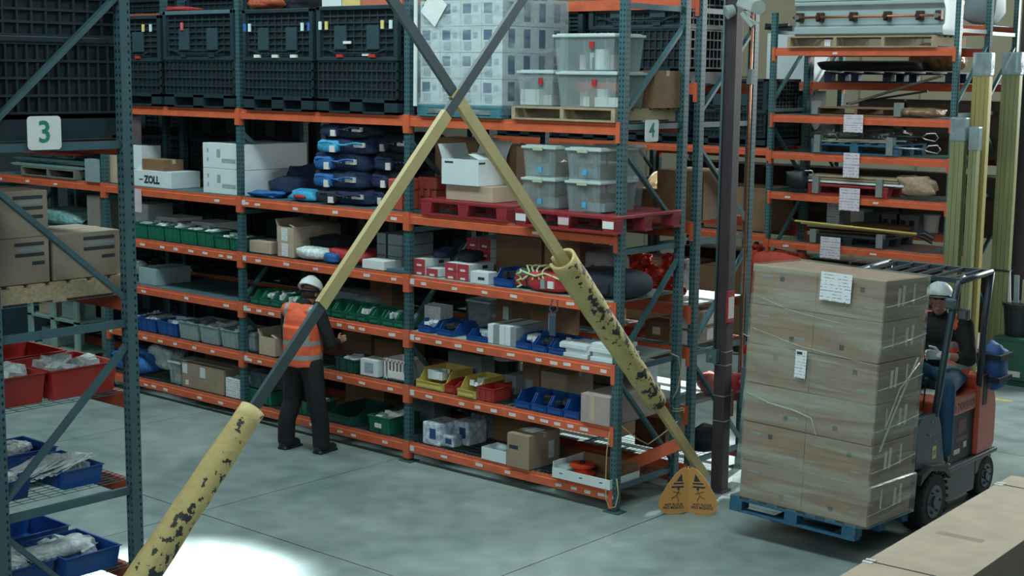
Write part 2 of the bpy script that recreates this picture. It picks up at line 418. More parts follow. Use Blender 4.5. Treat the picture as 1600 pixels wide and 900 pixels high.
# tall rack beyond the stacked load
Y4 = 7.8; X4 = -.22
tall = thing('pallet_rack', 'tall pallet rack behind the wrapped load, with papers hung from its beams', 'rack', (X4, Y4, 0))
frame(tall, 0, 0, 6.2, m_post_far); frame(tall, -W, 0, 5.15, m_post_far)
frame(tall, -2*W, 0, 5.15, m_post_far); frame(tall, -3*W, 0, 5.15, m_post_far)
for z in (4.64, 3.68, 3.14, 2.55, 1.83, .9): beams(tall, -W, 0, z, m_orange, m_orange2, (.12, .62) if z in (2.55, 1.83) else (.36,) if z > 4 else (), deck='wire')
for k in (1, 2):
    for z in (3.18, 1.9, .3): beams(tall, -(k+1)*W, 0, z, m_orange, m_orange2, (), deck='wire')
Y5 = 9.25
tall2 = thing('pallet_rack', 'rack in the last row, standing behind the tall rack with the hung papers', 'rack', (X4, Y5, 0))
for k in range(3): frame(tall2, -k*W-.2, 0, 6, m_post_far)
for z in (4.15, 3.05, 1.95, .5): beams(tall2, -W-.2, 0, z, m_orange, m_orange2, (), deck='wire'); beams(tall2, -2*W-.2, 0, z, m_orange, m_orange2, (), deck='wire')

# aisle signs
def sign(body, x, y, z, wd, ht, label):
    t = thing('aisle_sign', label, 'sign', (x, y, z))
    pr = []; r = .025
    for cx, cy, a0 in ((wd/2-r, ht/2-r, 0), (-wd/2+r, ht/2-r, 90), (-wd/2+r, -ht/2+r, 180), (wd/2-r, -ht/2+r, 270)):
        for q in range(0, 91, 30): pr.append((cx+r*math.cos(R(a0+q)), cy+r*math.sin(R(a0+q))))
    b = MB(); b.prism(pr, 0, .006, 'x'); b.build('sign_plate', m_white, t)
    o = lettering(body, .19, m_signgreen, t, (.0065, -.0, 0), '+x')
    return t
sign('3', .03, Y3+.42, 3.83, .235, .21, 'rounded white sign with a green 3 on the near rack')
sign('4', .03, .46, 3.70, .22, .21, 'rounded white sign with a green 4 on the rack end by the totes')

# ------------------------------------------------------------------ building columns and cross bracing
def column(x, y, label, wd=.2):
    t = thing('building_column', label, 'column', (x, y, 0))
    b = MB(); b.box(-wd/2, wd/2, -wd/2, -wd/2+.02, 0, 9).box(-wd/2, wd/2, wd/2-.02, wd/2, 0, 9).box(-.01, .01, -wd/2+.02, wd/2-.02, 0, 9)
    b.cur = 0; b.build('steel_section', m_column, t)
    MB().box(-wd/2-.06, wd/2+.06, -wd/2-.06, wd/2+.06, 0, .02).build('base_plate', m_column, t)
    return t
c1 = thing('building_column', 'dark brown square steel column rising beside the wet floor sign', 'column', (.34, 1.38, 0))
MB().box(-.066, .066, -.066, .066, 0, 9).build('steel_section', m_column, c1, bevel=.008)
MB().box(-.1, .1, -.1, .1, 0, .015).build('base_plate', m_column, c1)
for z in (1.0, 1.32, 1.46, .74):
    MB().box(-.069, .069, -.069, .069, z, z+.012).build('steel_band', m_silver, c1)
MB().box(.0, .07, .066, .11, .78, 1.05).build('timber_block', m_card2, c1)
cd = tag(MB().tube([(.285, 1.285, 1.5), (.285, 1.285, 6)], .012, 8).build('conduit', m_plate, None, smooth=True), 'thin grey conduit running up the dark column', 'conduit')
jb = thing('junction_box', 'small grey junction box strapped to the dark column', 'junction box', (.285, 1.29, 1.42))
MB().box(-.06, .06, -.06, .015, -.07, .07).build('box_body', m_plate, jb, bevel=.008); MB().tube([(0, -.06, 0), (0, -.075, 0)], .022, 10).build('knob', m_silver, jb)
column(.17, 9.45, 'dark steel column at the far end beside the yellow wrapped bundles', .26)

# steel X brace between the columns, wrapped in yellow
BX = .35
def along(p, q, z):
    t = (z-p[2])/(q[2]-p[2]); return Vector(p).lerp(Vector(q), t)
A0 = Vector((BX, 1.10, .20)); A1 = Vector((BX, -6.6, 8.10))     # rises to the near side
B0 = Vector((BX, -6.45, .10)); B1 = Vector((BX+.03, 1.15, 7.95))
cross = Vector((BX, -2.72, 4.04))
m_yel = mat('yellow_wrap_tape', 'b0a070', .55, 0, .08, 5)
def pad_material():
    m = mat('yellow_foam_pad', 'b9a76f', .6, 0, .12, 5, .35, 18); nt = m.node_tree
    tc = nt.nodes.new('ShaderNodeTexCoord'); n = nt.nodes.new('ShaderNodeTexNoise'); n.inputs['Scale'].default_value = 11; n.inputs['Detail'].default_value = 5; n.inputs['Roughness'].default_value = .62
    nt.links.new(tc.outputs['Object'], n.inputs['Vector'])
    s = nt.nodes.new('ShaderNodeSeparateXYZ'); nt.links.new(tc.outputs['Object'], s.inputs[0])
    # worn black patches gather along one side of the pad and towards its lower end
    side = M(nt, 'MULTIPLY', s.outputs[0], 1.1)
    q = M(nt, 'ADD', n.outputs['Fac'], side)
    q = M(nt, 'SUBTRACT', q, M(nt, 'MULTIPLY', s.outputs[2], .035))
    mix_base(m, M(nt, 'GREATER_THAN', q, .61), '2b302f')
    return m
m_pad = pad_material()
def flat_bar(name, p, q, wy, m, label, cat='brace', th=.02):
    L = (q-p).length; t = (q-p).normalized(); x = Vector((1, 0, 0)); y = t.cross(x)
    b = MB(); b.box(-th/2, th/2, -wy/2, wy/2, 0, L)
    o = b.build(name, m); o.matrix_world = Matrix.Translation(p) @ Matrix((x, y, t)).transposed().to_4x4()
    return tag(o, label, cat)
pz = lambda a, b, y: a.lerp(b, (y-a.y)/(b.y-a.y))
def brace_thing(label, P0, P1, w, segs, pad):
    t = thing('cross_brace', label, 'brace', P0)
    d = (P1-P0).normalized(); x = Vector((1, 0, 0)); y = d.cross(x); Rm = Matrix((x, y, d)).transposed().to_4x4()
    t.matrix_world = Matrix.Translation(P0) @ Rm; L = (P1-P0).length
    MB().box(-.016, .016, -w/2, w/2, 0, L).build('steel_bar', m_brace, t)
    for a, b_ in segs:
        sa = (a-P0.y)/d.y; sb = (b_-P0.y)/d.y; s0, s1 = min(sa, sb), max(sa, sb)
        MB().box(-.022, .022, -w/2-.007, w/2+.007, s0, s1).build('yellow_wrap', m_yel, t)
    a, b_, r0, r1, flip = pad
    sa = (a-P0.y)/d.y; sb = (b_-P0.y)/d.y; s0, s1 = min(sa, sb), max(sa, sb)
    mb = MB(); n = 20; k = 30; gap = R(28); a0 = R(200)
    for layer, dr in ((0, 0), (1, -.028)):
        for i in range(k+1):
            z = (i/k)*(s1-s0); rr = (r0+(r1-r0)*i/k)+dr
            for j in range(n+1):
                an = a0+gap/2+(2*math.pi-gap)*j/n
                wob = .002*math.sin(i*1.3+j)+.0015*math.sin(i*.6)
                mb.v.append(Vector(((rr+wob)*math.cos(an), (rr+wob)*math.sin(an), z)))
    st = (k+1)*(n+1)
    for layer in (0, 1):
        for i in range(k):
            for j in range(n):
                o = layer*st+i*(n+1)+j; mb.f.append((o, o+1, o+n+2, o+n+1)); mb.mi.append(0)
    for i in range(k):
        for j in (0, n):
            o = i*(n+1)+j; mb.f.append((o, o+n+1, o+st+n+1, o+st)); mb.mi.append(0)
    for i in (0, k):
        for j in range(n):
            o = i*(n+1)+j; mb.f.append((o, o+1, o+st+1, o+st)); mb.mi.append(0)
    p = mb.build('foam_pad', m_pad, t, (0, 0, s0), smooth=True)
    return t
brace_thing('diagonal brace falling to the wet floor sign, taped yellow with a scuffed pad', A0, A1, .085, [(1.1, -2.68)], (.2, -1.28, .10, .125, 0))
brace_thing('diagonal brace crossing in front of the worker, with a thick scuffed yellow pad', B0, B1, .085, [(-4.08, -2.76)], (-6.44, -4.72, .125, .092, 1))
# ------------------------------------------------------------------ builders of stored goods
LVN = ['top shelf', 'second shelf down', 'third shelf down', 'fourth shelf down', 'fifth shelf down', 'bottom shelf']
def box_mesh(w, d, h, m, bev=.004):
    return cached(('bx', round(w, 3), round(d, 3), round(h, 3), m.name), lambda: MB().box(-w/2, w/2, 0, d, 0, h).mesh('carton_body', m, bevel=min(bev, h*.1)))
def carton(label, x0, x1, y, z, d, h, m=None, rz=0, name='carton', cat='box', group=None, flaps=0, tape=True, stickers=(), seam=False, parts=True, dot=None):
    """origin at the middle of the front lower edge; stickers: (u, v, w, h, material, face)"""
    m = m or m_card; w = x1-x0
    if not parts:
        o = put(name, box_mesh(w, d, h, m), None, ((x0+x1)/2, y, z), rz); return tag(o, label, cat, group)
    t = thing(name, label, cat, ((x0+x1)/2, y, z), rz, group)
    if not flaps:
        put('carton_body', box_mesh(w, d, h, m), t)
    else:
        b = MB(); e = .006
        b.box(-w/2, w/2, 0, e, 0, h).box(-w/2, w/2, d-e, d, 0, h).box(-w/2, -w/2+e, e, d-e, 0, h).box(w/2-e, w/2, e, d-e, 0, h).box(-w/2+e, w/2-e, e, d-e, 0, e)
        b.build('carton_body', m, t)
        fl = d*.45 if flaps != 2 else d*.3
        for sx, a in ((1, 20), (-1, 112)):
            b = MB(); b.bar((sx*w/2, d/2, h), (sx*(w/2+fl*.8*math.cos(R(a))), d/2, h+fl*.8*math.sin(R(a))), .004, d-.01, (0, 1, 0))
            b = MB(); q = (math.cos(R(a))*sx, math.sin(R(a)))
            T = Matrix.Translation((sx*w/2, 0, h)) @ Matrix.Rotation(-sx*R(90-a), 4, 'Y')
            b.box(-.002, .002, .006, d-.006, 0, min(fl, w*.3), T).build('flap', m, t)
        for sy, a in ((1, 62),):
            T = Matrix.Translation((0, d if sy else 0, h)) @ Matrix.Rotation((-1 if sy else 1)*R(90-a), 4, 'X')
            MB().box(-w/2+.006, w/2-.006, -.002, .002, 0, min(fl, d*.5), T).build('flap', m, t)
    if tape and not flaps:
        b = MB(); b.box(-w/2-.001, w/2+.001, d/2-.025, d/2+.025, h-.05, h+.0012); b.build('tape', m_tape, t)
    for u, v, sw, sh, sm, face in stickers:
        b = MB()
        if face == 'f': b.box(-w/2+u*w-sw/2, -w/2+u*w+sw/2, -.0015, .002, v*h-sh/2, v*h+sh/2)
        elif face == 's': b.box(w/2-.002, w/2+.0015, u*d-sw/2, u*d+sw/2, v*h-sh/2, v*h+sh/2)
        else: b.box(-w/2+u*w-sw/2, -w/2+u*w+sw/2, v*d-sh/2, v*d+sh/2, h-.002, h+.0015)
        b.build('shipping_label' if sm in (m_paper, m_label, m_white) else 'printed_mark', sm, t)
    return t
# on a shelf of the main rack: pixel columns of the front edge, pixel row of the front top edge
def span(l, px0, px1, pyt, y=.06):
    z = LV[l]+.008; x0, x1 = Xat(px0, y, z), Xat(px1, y, z); return x0, x1, z, Zat(pyt, (x0+x1)/2, y)-z
def C(l, px0, px1, pyt, d, label, y=.06, **k):
    x0, x1, z, h = span(l, px0, px1, pyt, y); z += k.pop('up', 0); h -= k.pop('less', 0)
    return carton(label, x0, x1, y, z, d, max(h, .03), **k)

def packs(b, w, d, h0, n, seed, hh=.06):
    r = random.Random(seed)
    for i in range(n):
        sx, sy, sz = w*r.uniform(.2, .45), d*r.uniform(.2, .4), hh*r.uniform(.5, 1.3)
        T = Matrix.Translation((r.uniform(-.5, .5)*(w-sx)*.9, d*.5+r.uniform(-.5, .5)*(d-sy)*.85, h0+sz*.3)) @ Matrix.Rotation(r.uniform(-.5, .5), 4, 'Z') @ Matrix.Rotation(r.uniform(-.4, .4), 4, 'X')
        b.box(-sx/2, sx/2, -sy/2, sy/2, -sz/2, sz/2, T)
def hopper_mesh(w, d, h, m, lip=.5):
    def mk():
        b = MB(); t = .006
        b.box(-w/2, w/2, 0, d, 0, t)
        b.box(-w/2, w/2, d-t, d, t, h)
        prof = [(0, t), (0, h*lip), (d*.12, h*lip*1.05), (d*.3, h), (d-t, h), (d-t, t)]
        for s in (-1, 1):
            x = s*w/2; b.prism(prof, min(x, x-s*t), max(x, x-s*t), 'x')
            b.box(min(x, x+s*.007), max(x, x+s*.007), d*.3, d, h-.014, h)
        b.prism([(0, t), (-.012, h*lip*.9), (-.02, h*lip), (-.006, h*lip), (t, t)], -w/2+t, w/2-t, 'x')
        b.box(-w/2+.02, w/2-.02, -.012, -.002, h*.1, h*lip*.55)
        return b.mesh('bin_body', m)
    return cached(('hop', round(w, 3), round(d, 3), round(h, 3), m.name, lip), mk)
def hopper(label, x0, x1, y, z, d, h, m, group=None, fill=None, seed=0, lip=.5, rz=0, cat='bin'):
    w = x1-x0-.006; t = thing('hopper_bin', label, cat, ((x0+x1)/2, y, z), rz, group)
    put('bin_body', hopper_mesh(w, d, h, m, lip), t)
    if fill:
        b = MB(); packs(b, w-.03, d*.8, h*.55, 7, seed, h*.4); b.build('contents', fill, t, (0, .03, 0))['kind'] = 'stuff'
    return t
def tub_mesh(w, d, h, m, taper=.92):
    def mk():
        b = MB(); t = .006
        def ring(z, k, o=0):
            return [Vector((sx*(w/2*k+o), d/2+sy*(d/2*k+o), z)) for sx, sy in ((-1, -1), (1, -1), (1, 1), (-1, 1))]
        rs = [ring(0, taper), ring(h*.97, 1), ring(h*.97, 1, .01), ring(h, 1, .01), ring(h, 1, -t), ring(t, taper, -t)]
        for r_ in rs: b.v += r_
        for i in range(5):
            for k in range(4): b.f.append((i*4+k, i*4+(k+1) % 4, i*4+4+(k+1) % 4, i*4+4+k)); b.mi.append(0)
        b.f.append((3, 2, 1, 0)); b.mi.append(0); b.f.append((20, 21, 22, 23)); b.mi.append(0)
        for sx in (-.35, 0, .35): b.box(sx*w-.004, sx*w+.004, -.004, .02, h*.1, h*.9)
        return b.mesh('tub_body', m)
    return cached(('tub', round(w, 3), round(d, 3), round(h, 3), m.name), mk)
def tub(label, x0, x1, y, z, d, h, m, group=None, fill=None, seed=0, name='storage_bin', sticker=None, rz=0, heap=.75):
    w = x1-x0-.01; t = thing(name, label, 'bin', ((x0+x1)/2, y, z), rz, group)
    put('tub_body', tub_mesh(w, d, h, m), t)
    if fill:
        b = MB(); packs(b, w-.04, d-.04, h*heap, 9, seed, h*.35); b.build('contents', fill, t, (0, .02, 0))['kind'] = 'stuff'
    if sticker: MB().box(-.05, .05, -.012, -.002, h*.35, h*.6).build('bin_label', sticker, t)
    return t
def tote(label, x0, x1, y, z, d, h, fillm=(), lidm=None, group=None, seed=0, mark=None):
    w = x1-x0; t = thing('clear_tote', label, 'storage box', ((x0+x1)/2, y, z), 0, group)
    put('tote_body', tub_mesh(w-.03, d-.03, h-.03, m_clear), t, (0, .015, 0))
    def lid():
        b = MB(); b.box(-w/2, w/2, 0, d, h-.035, h-.01).box(-w/2+.03, w/2-.03, .03, d-.03, h-.01, h); return b.mesh('tote_lid', lidm or m_clearlid, bevel=.006)
    put('tote_lid', lid(), t)
    r = random.Random(seed)
    for fm, k in fillm:
        b = MB(); cx = r.uniform(-.22, .22)*w; sw = w*r.uniform(.2, .3); sh = h*r.uniform(.35, .6); cy = d*r.uniform(.2, .45)
        if k == 'c': b.tube([(cx, cy, .012), (cx, cy, sh)], min(.07, sw*.6), 12)
        else: b.box(cx-sw, cx+sw, cy-d*.1, cy+d*.2, .012, sh*.8)
        b.build('contents', fm, t)
    if mark: MB().box(w*.1, w*.1+.05, -.0, .012, h*.6, h*.78).build('red_sticker', mark, t)
    return t
def blob_mesh(sx, sy, sz, seed, amp=.12, n=18, power=.55, name='bag_body', m=None, flat=True):
    def sg(v, p): return math.copysign(abs(v)**p, v)
    b = MB(); m_ = n//2; r = random.Random(seed); off = Vector((r.uniform(0, 50),)*3)
    for i in range(m_+1):
        th = math.pi*i/m_
        for k in range(n):
            ph = 2*math.pi*k/n
            p = Vector((sg(math.sin(th), power)*sg(math.cos(ph), power), sg(math.sin(th), power)*sg(math.sin(ph), power), sg(math.cos(th), power*1.2)))
            q = 1+amp*noise.noise(p*1.7+off)*1.6+amp*.5*noise.noise(p*5+off)
            v = Vector((p.x*sx/2*q, p.y*sy/2*q, p.z*sz/2*(q if p.z > 0 else 1)+sz/2))
            b.v.append(v)
    for i in range(m_):
        for k in range(n): b.f.append((i*n+k, (i+1)*n+k, (i+1)*n+(k+1) % n, i*n+(k+1) % n)); b.mi.append(0)
    return b.mesh(name, m, smooth=True)
def blob(label, name, cat, x, y, z, sx, sy, sz, m, seed=1, amp=.12, power=.55, group=None, rz=0, n=18):
    return tag(put(name, blob_mesh(sx, sy, sz, seed, amp, n, power, name, m), None, (x, y, z), rz), label, cat, group)
def pallet(label, x, y, z, w, d, h, m, style='wood', rz=0, group=None):
    t = thing('pallet', label, 'pallet', (x, y, z), rz, group)
    if style == 'wood':
        n = 7
        for i in range(n):
            a = i*(d-.1)/(n-1); MB().box(-w/2, w/2, a, a+.1, h-.018, h).build('deck_board', m, t)
        for i in range(3):
            a = -w/2+i*(w-.045)/2; MB().box(a, a+.045, 0, d, .018, h-.018).build('stringer', m, t)
        for a in (0, (d-.1)/2, d-.1): MB().box(-w/2, w/2, a, a+.1, 0, .018).build('bottom_board', m, t)
    elif style == 'block':
        n = 7
        for i in range(n):
            a = -w/2+i*(w-.1)/(n-1); MB().box(a, a+.1, 0, d, h-.02, h).build('deck_board', m, t)
        for j in range(3):
            MB().box(-w/2, w/2, j*(d-.1)/2, j*(d-.1)/2+.1, h-.04, h-.02).build('stringer_board', m, t)
            for i in range(3):
                a = -w/2+i*(w-.13)/2; MB().box(a, a+.13, j*(d-.13)/2, j*(d-.13)/2+.13, .02, h-.04).build('block', m, t)
            MB().box(-w/2, w/2, j*(d-.1)/2, j*(d-.1)/2+.1, 0, .02).build('bottom_board', m, t)
    else:
        MB().box(-w/2, w/2, 0, d, h-.035, h).build('deck', m, t, bevel=.008)
        for i in range(3):
            a = -w/2+i*(w-.16)/2
            for j in range(3):
                c = j*(d-.14)/2; b = MB()
                b.prism([(a+.02, 0.015), (a+.14, .015), (a+.16, h-.035), (a, h-.035)], c, c+.14, 'y'); b.build('foot_block', m, t, bevel=.006)
        for c in (0, (d-.12)/2, d-.12): MB().box(-w/2, w/2, c, c+.12, 0, .02).build('skid', m, t)
    return t
def rib_panel(w, h, nx, nz, m_bars, m_back, key=None, t=.03):
    """ribbed wall, local x 0..w, z 0..h, front at y=0"""
    def mk():
        b = MB(); b.cur = 1; b.box(.005, w-.005, .02, t, .005, h-.005); b.cur = 0
        for i in range(nx+1): x = i*(w-.014)/nx; b.box(x, x+.014, 0.004, .02, 0, h)
        for j in range(nz+1): z = j*(h-.016)/nz; b.box(0, w, 0, .02, z, z+.016)
        return b.mesh('ribbed_panel', [m_bars, m_back])
    return cached(('rib', round(w, 3), round(h, 3), nx, nz, m_bars.name), mk)
def bulk(label, x0, x1, y, z, d, h, stick=(), latch='red', group='collapsible bulk containers', rz=0, plates=2):
    w = x1-x0; t = thing('bulk_container', label, 'container', ((x0+x1)/2, y, z), rz, group)
    hb = .13*h/1.0; hl = h*.36; hu = h-hb-hl-.035
    b = MB()
    for i in range(3):
        a = -w/2+i*(w-.2)/2
        b.box(a, a+.2, 0, d, 0, hb)
    b.box(-w/2, w/2, 0, d, hb-.03, hb).box(-w/2, w/2, 0, .08, 0, .02).box(-w/2, w/2, d-.08, d, 0, .02)
    b.build('pallet_base', m_bulk, t)
    put('front_panel', rib_panel(w-.02, hl, 16, 4, m_bulk, m_bulkdark), t, (-w/2+.01, .01, hb))
    o = put('side_panel', rib_panel(d-.02, hl, 14, 4, m_bulk, m_bulkdark), t, (w/2-.01, .01, hb)); o.rotation_euler = (0, 0, R(90))
    MB().box(-w/2, w/2, 0, .05, hb+hl, hb+hl+.035).box(w/2-.05, w/2, .05, d, hb+hl, hb+hl+.035).box(-w/2, -w/2+.05, .05, d, hb+hl, hb+hl+.035).box(-w/2+.05, w/2, d-.05, d, hb+hl, hb+hl+.035).build('mid_rail', m_bulk, t, bevel=.005)
    zu = hb+hl+.035
    put('drop_door', rib_panel(w-.14, hu-.03, 9, 7, m_bulk, m_bulkdark), t, (-w/2+.07, .025, zu))
    o = put('side_panel', rib_panel(d-.04, hu-.03, 10, 7, m_bulk, m_bulkdark), t, (w/2-.015, .02, zu)); o.rotation_euler = (0, 0, R(90))
    MB().box(-w/2+.05, w/2-.05, d-.04, d-.01, hb, h-.03).box(-w/2, -w/2+.03, .05, d-.02, hb, h-.03).build('rear_panel', m_bulkdark, t)
    for sx in (-1, 1):
        MB().box(min(sx*w/2, sx*(w/2-.06)), max(sx*w/2, sx*(w/2-.06)), 0, .06, zu, h).build('corner_post', m_bulk, t, bevel=.006)
    MB().box(-w/2, w/2, 0, .05, h-.045, h).box(w/2-.05, w/2, .05, d, h-.045, h).box(-w/2, -w/2+.05, .05, d, h-.045, h).box(-w/2+.05, w/2, d-.05, d, h-.045, h).build('top_rim', m_plate if plates > 2 else m_bulk, t, bevel=.006)
    for u in (.22, .62):
        MB().box(-w/2+u*w, -w/2+u*w+.15*w, .012, .03, zu+hu*.16, zu+hu*.62).build('window_plate', m_window, t)
    ml = {'red': m_red, 'white': m_label, 'none': m_bulk}[latch]
    for u in ((.3, .7) if latch != 'white' else (.22, .48, .74)):
        MB().box(-w/2+u*w-.05, -w/2+u*w+.05, -.012, .02, zu-.0, zu+.035).build('latch', ml, t)
    MB().bar((-w/2+.12, .0, zu+.1), (-w/2+.26*w, .0, zu+.045), .02, .012).bar((w/2-.12, .0, zu+.1), (w/2-.26*w, .0, zu+.045), .02, .012).bar((-w/2+.26*w, 0, zu+.05), (w/2-.26*w, 0, zu+.05), .02, .012).build('latch_bar', m_bulk, t)
    for u, v, sm in stick:
        MB().box(-w/2+u*w-.022, -w/2+u*w+.022, -.003, .01, h*v-.045, h*v+.045).build('sticker', sm, t)
    return t
# ================================================================== goods on the main rack
m_sty = mat('sticker_yellow', 'd6c27a', .5); m_stw = mat('sticker_white', 'c8dce0', .5); m_stb = mat('sticker_blue', '2c62a8', .5); m_str = mat('sticker_pink', 'd05a6a', .5)
# ---- top shelf: bulk containers
z = LV[0]+.006
g = 'bulk containers on the top shelf of the aisle rack'
bulk('dark bulk container with yellow and white stickers, at the far end of the top shelf', Xat(140, -.03, z), Xat(252, -.03, z), -.03, z, 1.05, 1.12, [(.78, .86, m_sty), (.88, .86, m_stw)], 'red', g)
b_ = bulk('dark bulk container with a pink sticker on its door and light grey rim', Xat(257, -.03, z), Xat(366, -.03, z), -.03, z, 1.05, 1.16, [(.28, .84, m_str)], 'none', g, plates=3)
bulk('dark bulk container with blue corner stickers and three white latches', Xat(380, -.03, z), Xat(489, -.03, z), -.03, z, 1.05, 1.15, [(.04, .82, m_stb), (.11, .82, m_stw), (.86, .82, m_stw), (.95, .82, m_stb)], 'white', g)
b2_ = bulk('dark bulk container with two red latches, beside the wrapped carton load', Xat(495, -.03, z), Xat(621, -.03, z), -.03, z, 1.05, 1.16, [(.05, .82, m_stw), (.13, .82, m_sty), (.82, .82, m_sty), (.92, .82, m_stw)], 'red', g)
for p, u in ((.3, .75), (.6, .62)): MB().box(-.5+p, -.38+p, -.004, .01, u, u+.03).build('paper_strip', m_label, b2_)
# things on their rims
blob('crumpled orange-red bag lying on the bulk container at the rack post', 'crumpled_bag', 'bag', -5.35, .35, z+1.16, .62, .5, .2, mat('coral_bag', 'c9694f', .5, 0, .15, 8, .6, 20), 3, .25)
blob('red folded bag between two bulk containers on the top shelf', 'folded_bag', 'bag', -7.05, .3, z+1.16, .3, .4, .07, m_redcloth, 4, .2)
blob('dark wrapped bundle on the bulk container with blue stickers', 'wrapped_bundle', 'bundle', -5.0, .5, z+1.15, .55, .5, .2, m_darkcloth, 5, .2)
for i, (px0, px1, m_, nm) in enumerate(((503, 533, m_cardwhite, 'white box lying on the red-latched bulk container'), (535, 562, m_sty, 'yellow box beside the white box on the red-latched bulk container'), (566, 628, mat('coral_box', 'bf6a55', .6), 'coral red box on top of the red-latched bulk container'))):
    carton(nm, Xat(px0, .3, z+1.16), Xat(px1, .3, z+1.16), .3, z+1.162, .35, .2, m_, tape=False, parts=False)
# ---- wrapped load of printed cartons on a teal pallet
x0, x1 = Xat(655, .0, z), Xat(786, .0, z)
pallet('teal pallet under the film wrapped load of printed white cartons', (x0+x1)/2, -.03, z, x1-x0, 1.05, .12, mat('teal_plastic', '3c7280', .5), 'plastic')
zt = z+.125; nx, nz = 4, 4; cw = (x1-x0-.03)/nx; ch = (1.06)/nz
m_pcart = mat('printed_white_carton', 'bcc9cd', .6, 0, .08); m_pmark = mat('print_navy', '2a4a72', .6); m_pgrey = mat('print_grey', '8fa0aa', .6, 0, .3, 30)
for j in range(nz):
    for i in range(nx):
        xa = x0+.015+i*cw
        carton('film-wrapped white carton with navy print, row %s from base, column %s from the containers' % (['one', 'two', 'three', 'four'][j], ['one', 'two', 'three', 'four'][i]),
               xa+.003, xa+cw-.003, .0, zt+j*ch, 1.0, ch-.004, m_pcart, tape=False, group='printed cartons in the wrapped load',
               stickers=[(.3, .68, .11, .1, m_pmark, 'f'), (.72, .66, .06, .06, m_pgrey, 'f'), (.35, .25, .1, .09, m_pgrey, 'f')] + ([(.14+.24*q, .55, .1, .19, m_pmark, 's') for q in range(4)] if i == 3 else []))
ft = MB()
fx0, fx1, fz1 = x0-.005, x1+.005, zt+1.075
ft.box(fx0, fx1, -.025, 1.02, z+.03, fz1)
o = ft.build('stretch_film', m_film2); tag(o, 'crinkled clear film around the load of printed white cartons', 'film')
t = thing('hanging_paper', 'white paper sheet turned on its corner, taped to the wrapped load', 'paper', (x0+.24, -.034, zt+.98))
o = MB().box(-.13, .13, -.002, .002, -.14, .14).build('sheet', m_white, t); o.rotation_euler = (0, R(38), 0)
tag(MB().tube([(x0+.0, -.06, z+.1), (x0+.01, -.06, z+1.4)], .022, 8).build('corner_post_white', m_white), 'white corner board standing at the side of the wrapped load', 'corner board')
# ---- wooden pallet with three clear totes
x0, x1 = Xat(799, -.03, z), Xat(932, -.03, z)
x1 = x0+1.28
pallet('pale wooden pallet under the three clear totes on the top shelf', (x0+x1)/2, -.03, z, x1-x0, 1.0, .13, m_wood)
zp = z+.132
def T3(px0, px1, zb, hpx, d, label, y, seed, fill, mark=None):
    a, b = Xat(px0, y, zb), Xat(px1, y, zb); h = Zat(hpx, (a+b)/2, y)-zb
    return tote(label, a, b, y, zb, d, h, fill, group='clear totes on the wooden pallet', seed=seed, mark=mark), h
m_lidw = m_clearlid
_, h1 = T3(867, 963, zp, 111, .5, 'clear tote holding a white carton and tins, lower one on the wooden pallet', .0, 2, ((m_white, 'b'), (m_cardwhite, 'c'), (m_card2, 'c'), (m_pink, 'b')), m_red)
T3(862, 960, zp+h1+.002, 52, .5, 'clear tote with tins inside, stacked above another on the wooden pallet', .0, 5, ((m_pink, 'b'), (m_dgreen, 'c'), (m_white, 'c'), (m_silver, 'c')), m_red)
T3(806, 864, zp, 109, .42, 'smaller clear tote with a red sticker, beside the stacked totes', .05, 9, ((m_white, 'b'), (m_cardwhite, 'b')), m_red)

# ---- second shelf
z = LV[1]+.01
t = C(1, 208, 268, 267, .45, 'white carton lettered with a dark brand name, low on the second shelf', m=m_cardwhite, tape=False)
lettering('ZOLL', .13, mat('navy_ink', '22384a', .6), t, (.0, -.002, .09))
x0, x1, zz, h = span(1, 208, 268, 267)
MB().box(-.27, -.19, -.0022, 0, .083, .097).build('logo_stroke', _m['navy_ink'], t)
carton('small brown carton on top of the lettered white carton', x0+.15, x0+.62, .1, zz+h+.002, .3, .14, m_card2)
carton('white carton standing on the lettered carton next to the near post', x0-.25, x0+.12, .12, zz+h+.002, .3, .3, m_cardwhite, tape=False)
x0, x1, zz, h = span(1, 318, 385, 264)
for k, nm in ((0, 'lower'), (1, 'upper')):
    carton('large white carton with small printed symbols, %s one of two beside the post' % nm, x0, x1-.02, .06, zz+k*(h+.002), .98, h-.002, m_cardwhite, tape=False, group='large white cartons on the second shelf',
           stickers=[(.12, .7, .03, .05, m_pgrey, 'f'), (.12, .35, .03, .05, m_pgrey, 'f'), (.38, .6, .07, .1, m_pgrey, 'f'), (.62, .32, .26, .05, m_pgrey, 'f')])
# duffel bags
def duffel(label, x, y, z, sx, sy, sz, m, mp, seed, rz=0, tag_=True):
    t = thing('duffel_bag', label, 'bag', (x, y, z), rz, 'packed bags on the second shelf')
    put('bag_body', blob_mesh(sx, sy, sz*1.08, seed, .16, 24, .42, 'bag_body', m), t)
    put('end_pocket', blob_mesh(sx*.42, .12, sz*.72, seed+1, .12, 16, .45, 'end_pocket', mp), t, (-sx*.26, -sy/2-.0, sz*.1))
    MB().box(-sx*.2, -sx*.1, -sy/2-.068, -sy/2-.04, sz*.12, sz*.5).build('reflective_tab', m_label, t)
    pts = [(-sx*.42+sx*.84*i/10, -sy/2-.045-.01*math.sin(i), sz*(.62+.08*math.sin(i*.9))) for i in range(11)]
    MB().tube(pts, .012, 6).build('strap', mp, t, smooth=True)
    if tag_: MB().box(sx*.24, sx*.44, -sy/2-.035, -sy/2-.0, sz*.45, sz*.72).build('name_tag', m_label, t)
    for q in (.1, .16): MB().ball((sx*q, -sy/2-.045, sz*.55), .012, 6, 4).build('buckle', m_silver, t)
    return t
bx = Xat(540, .2, z); lab_ = ['lowest', 'second', 'third', 'fourth', 'topmost']
zz = z
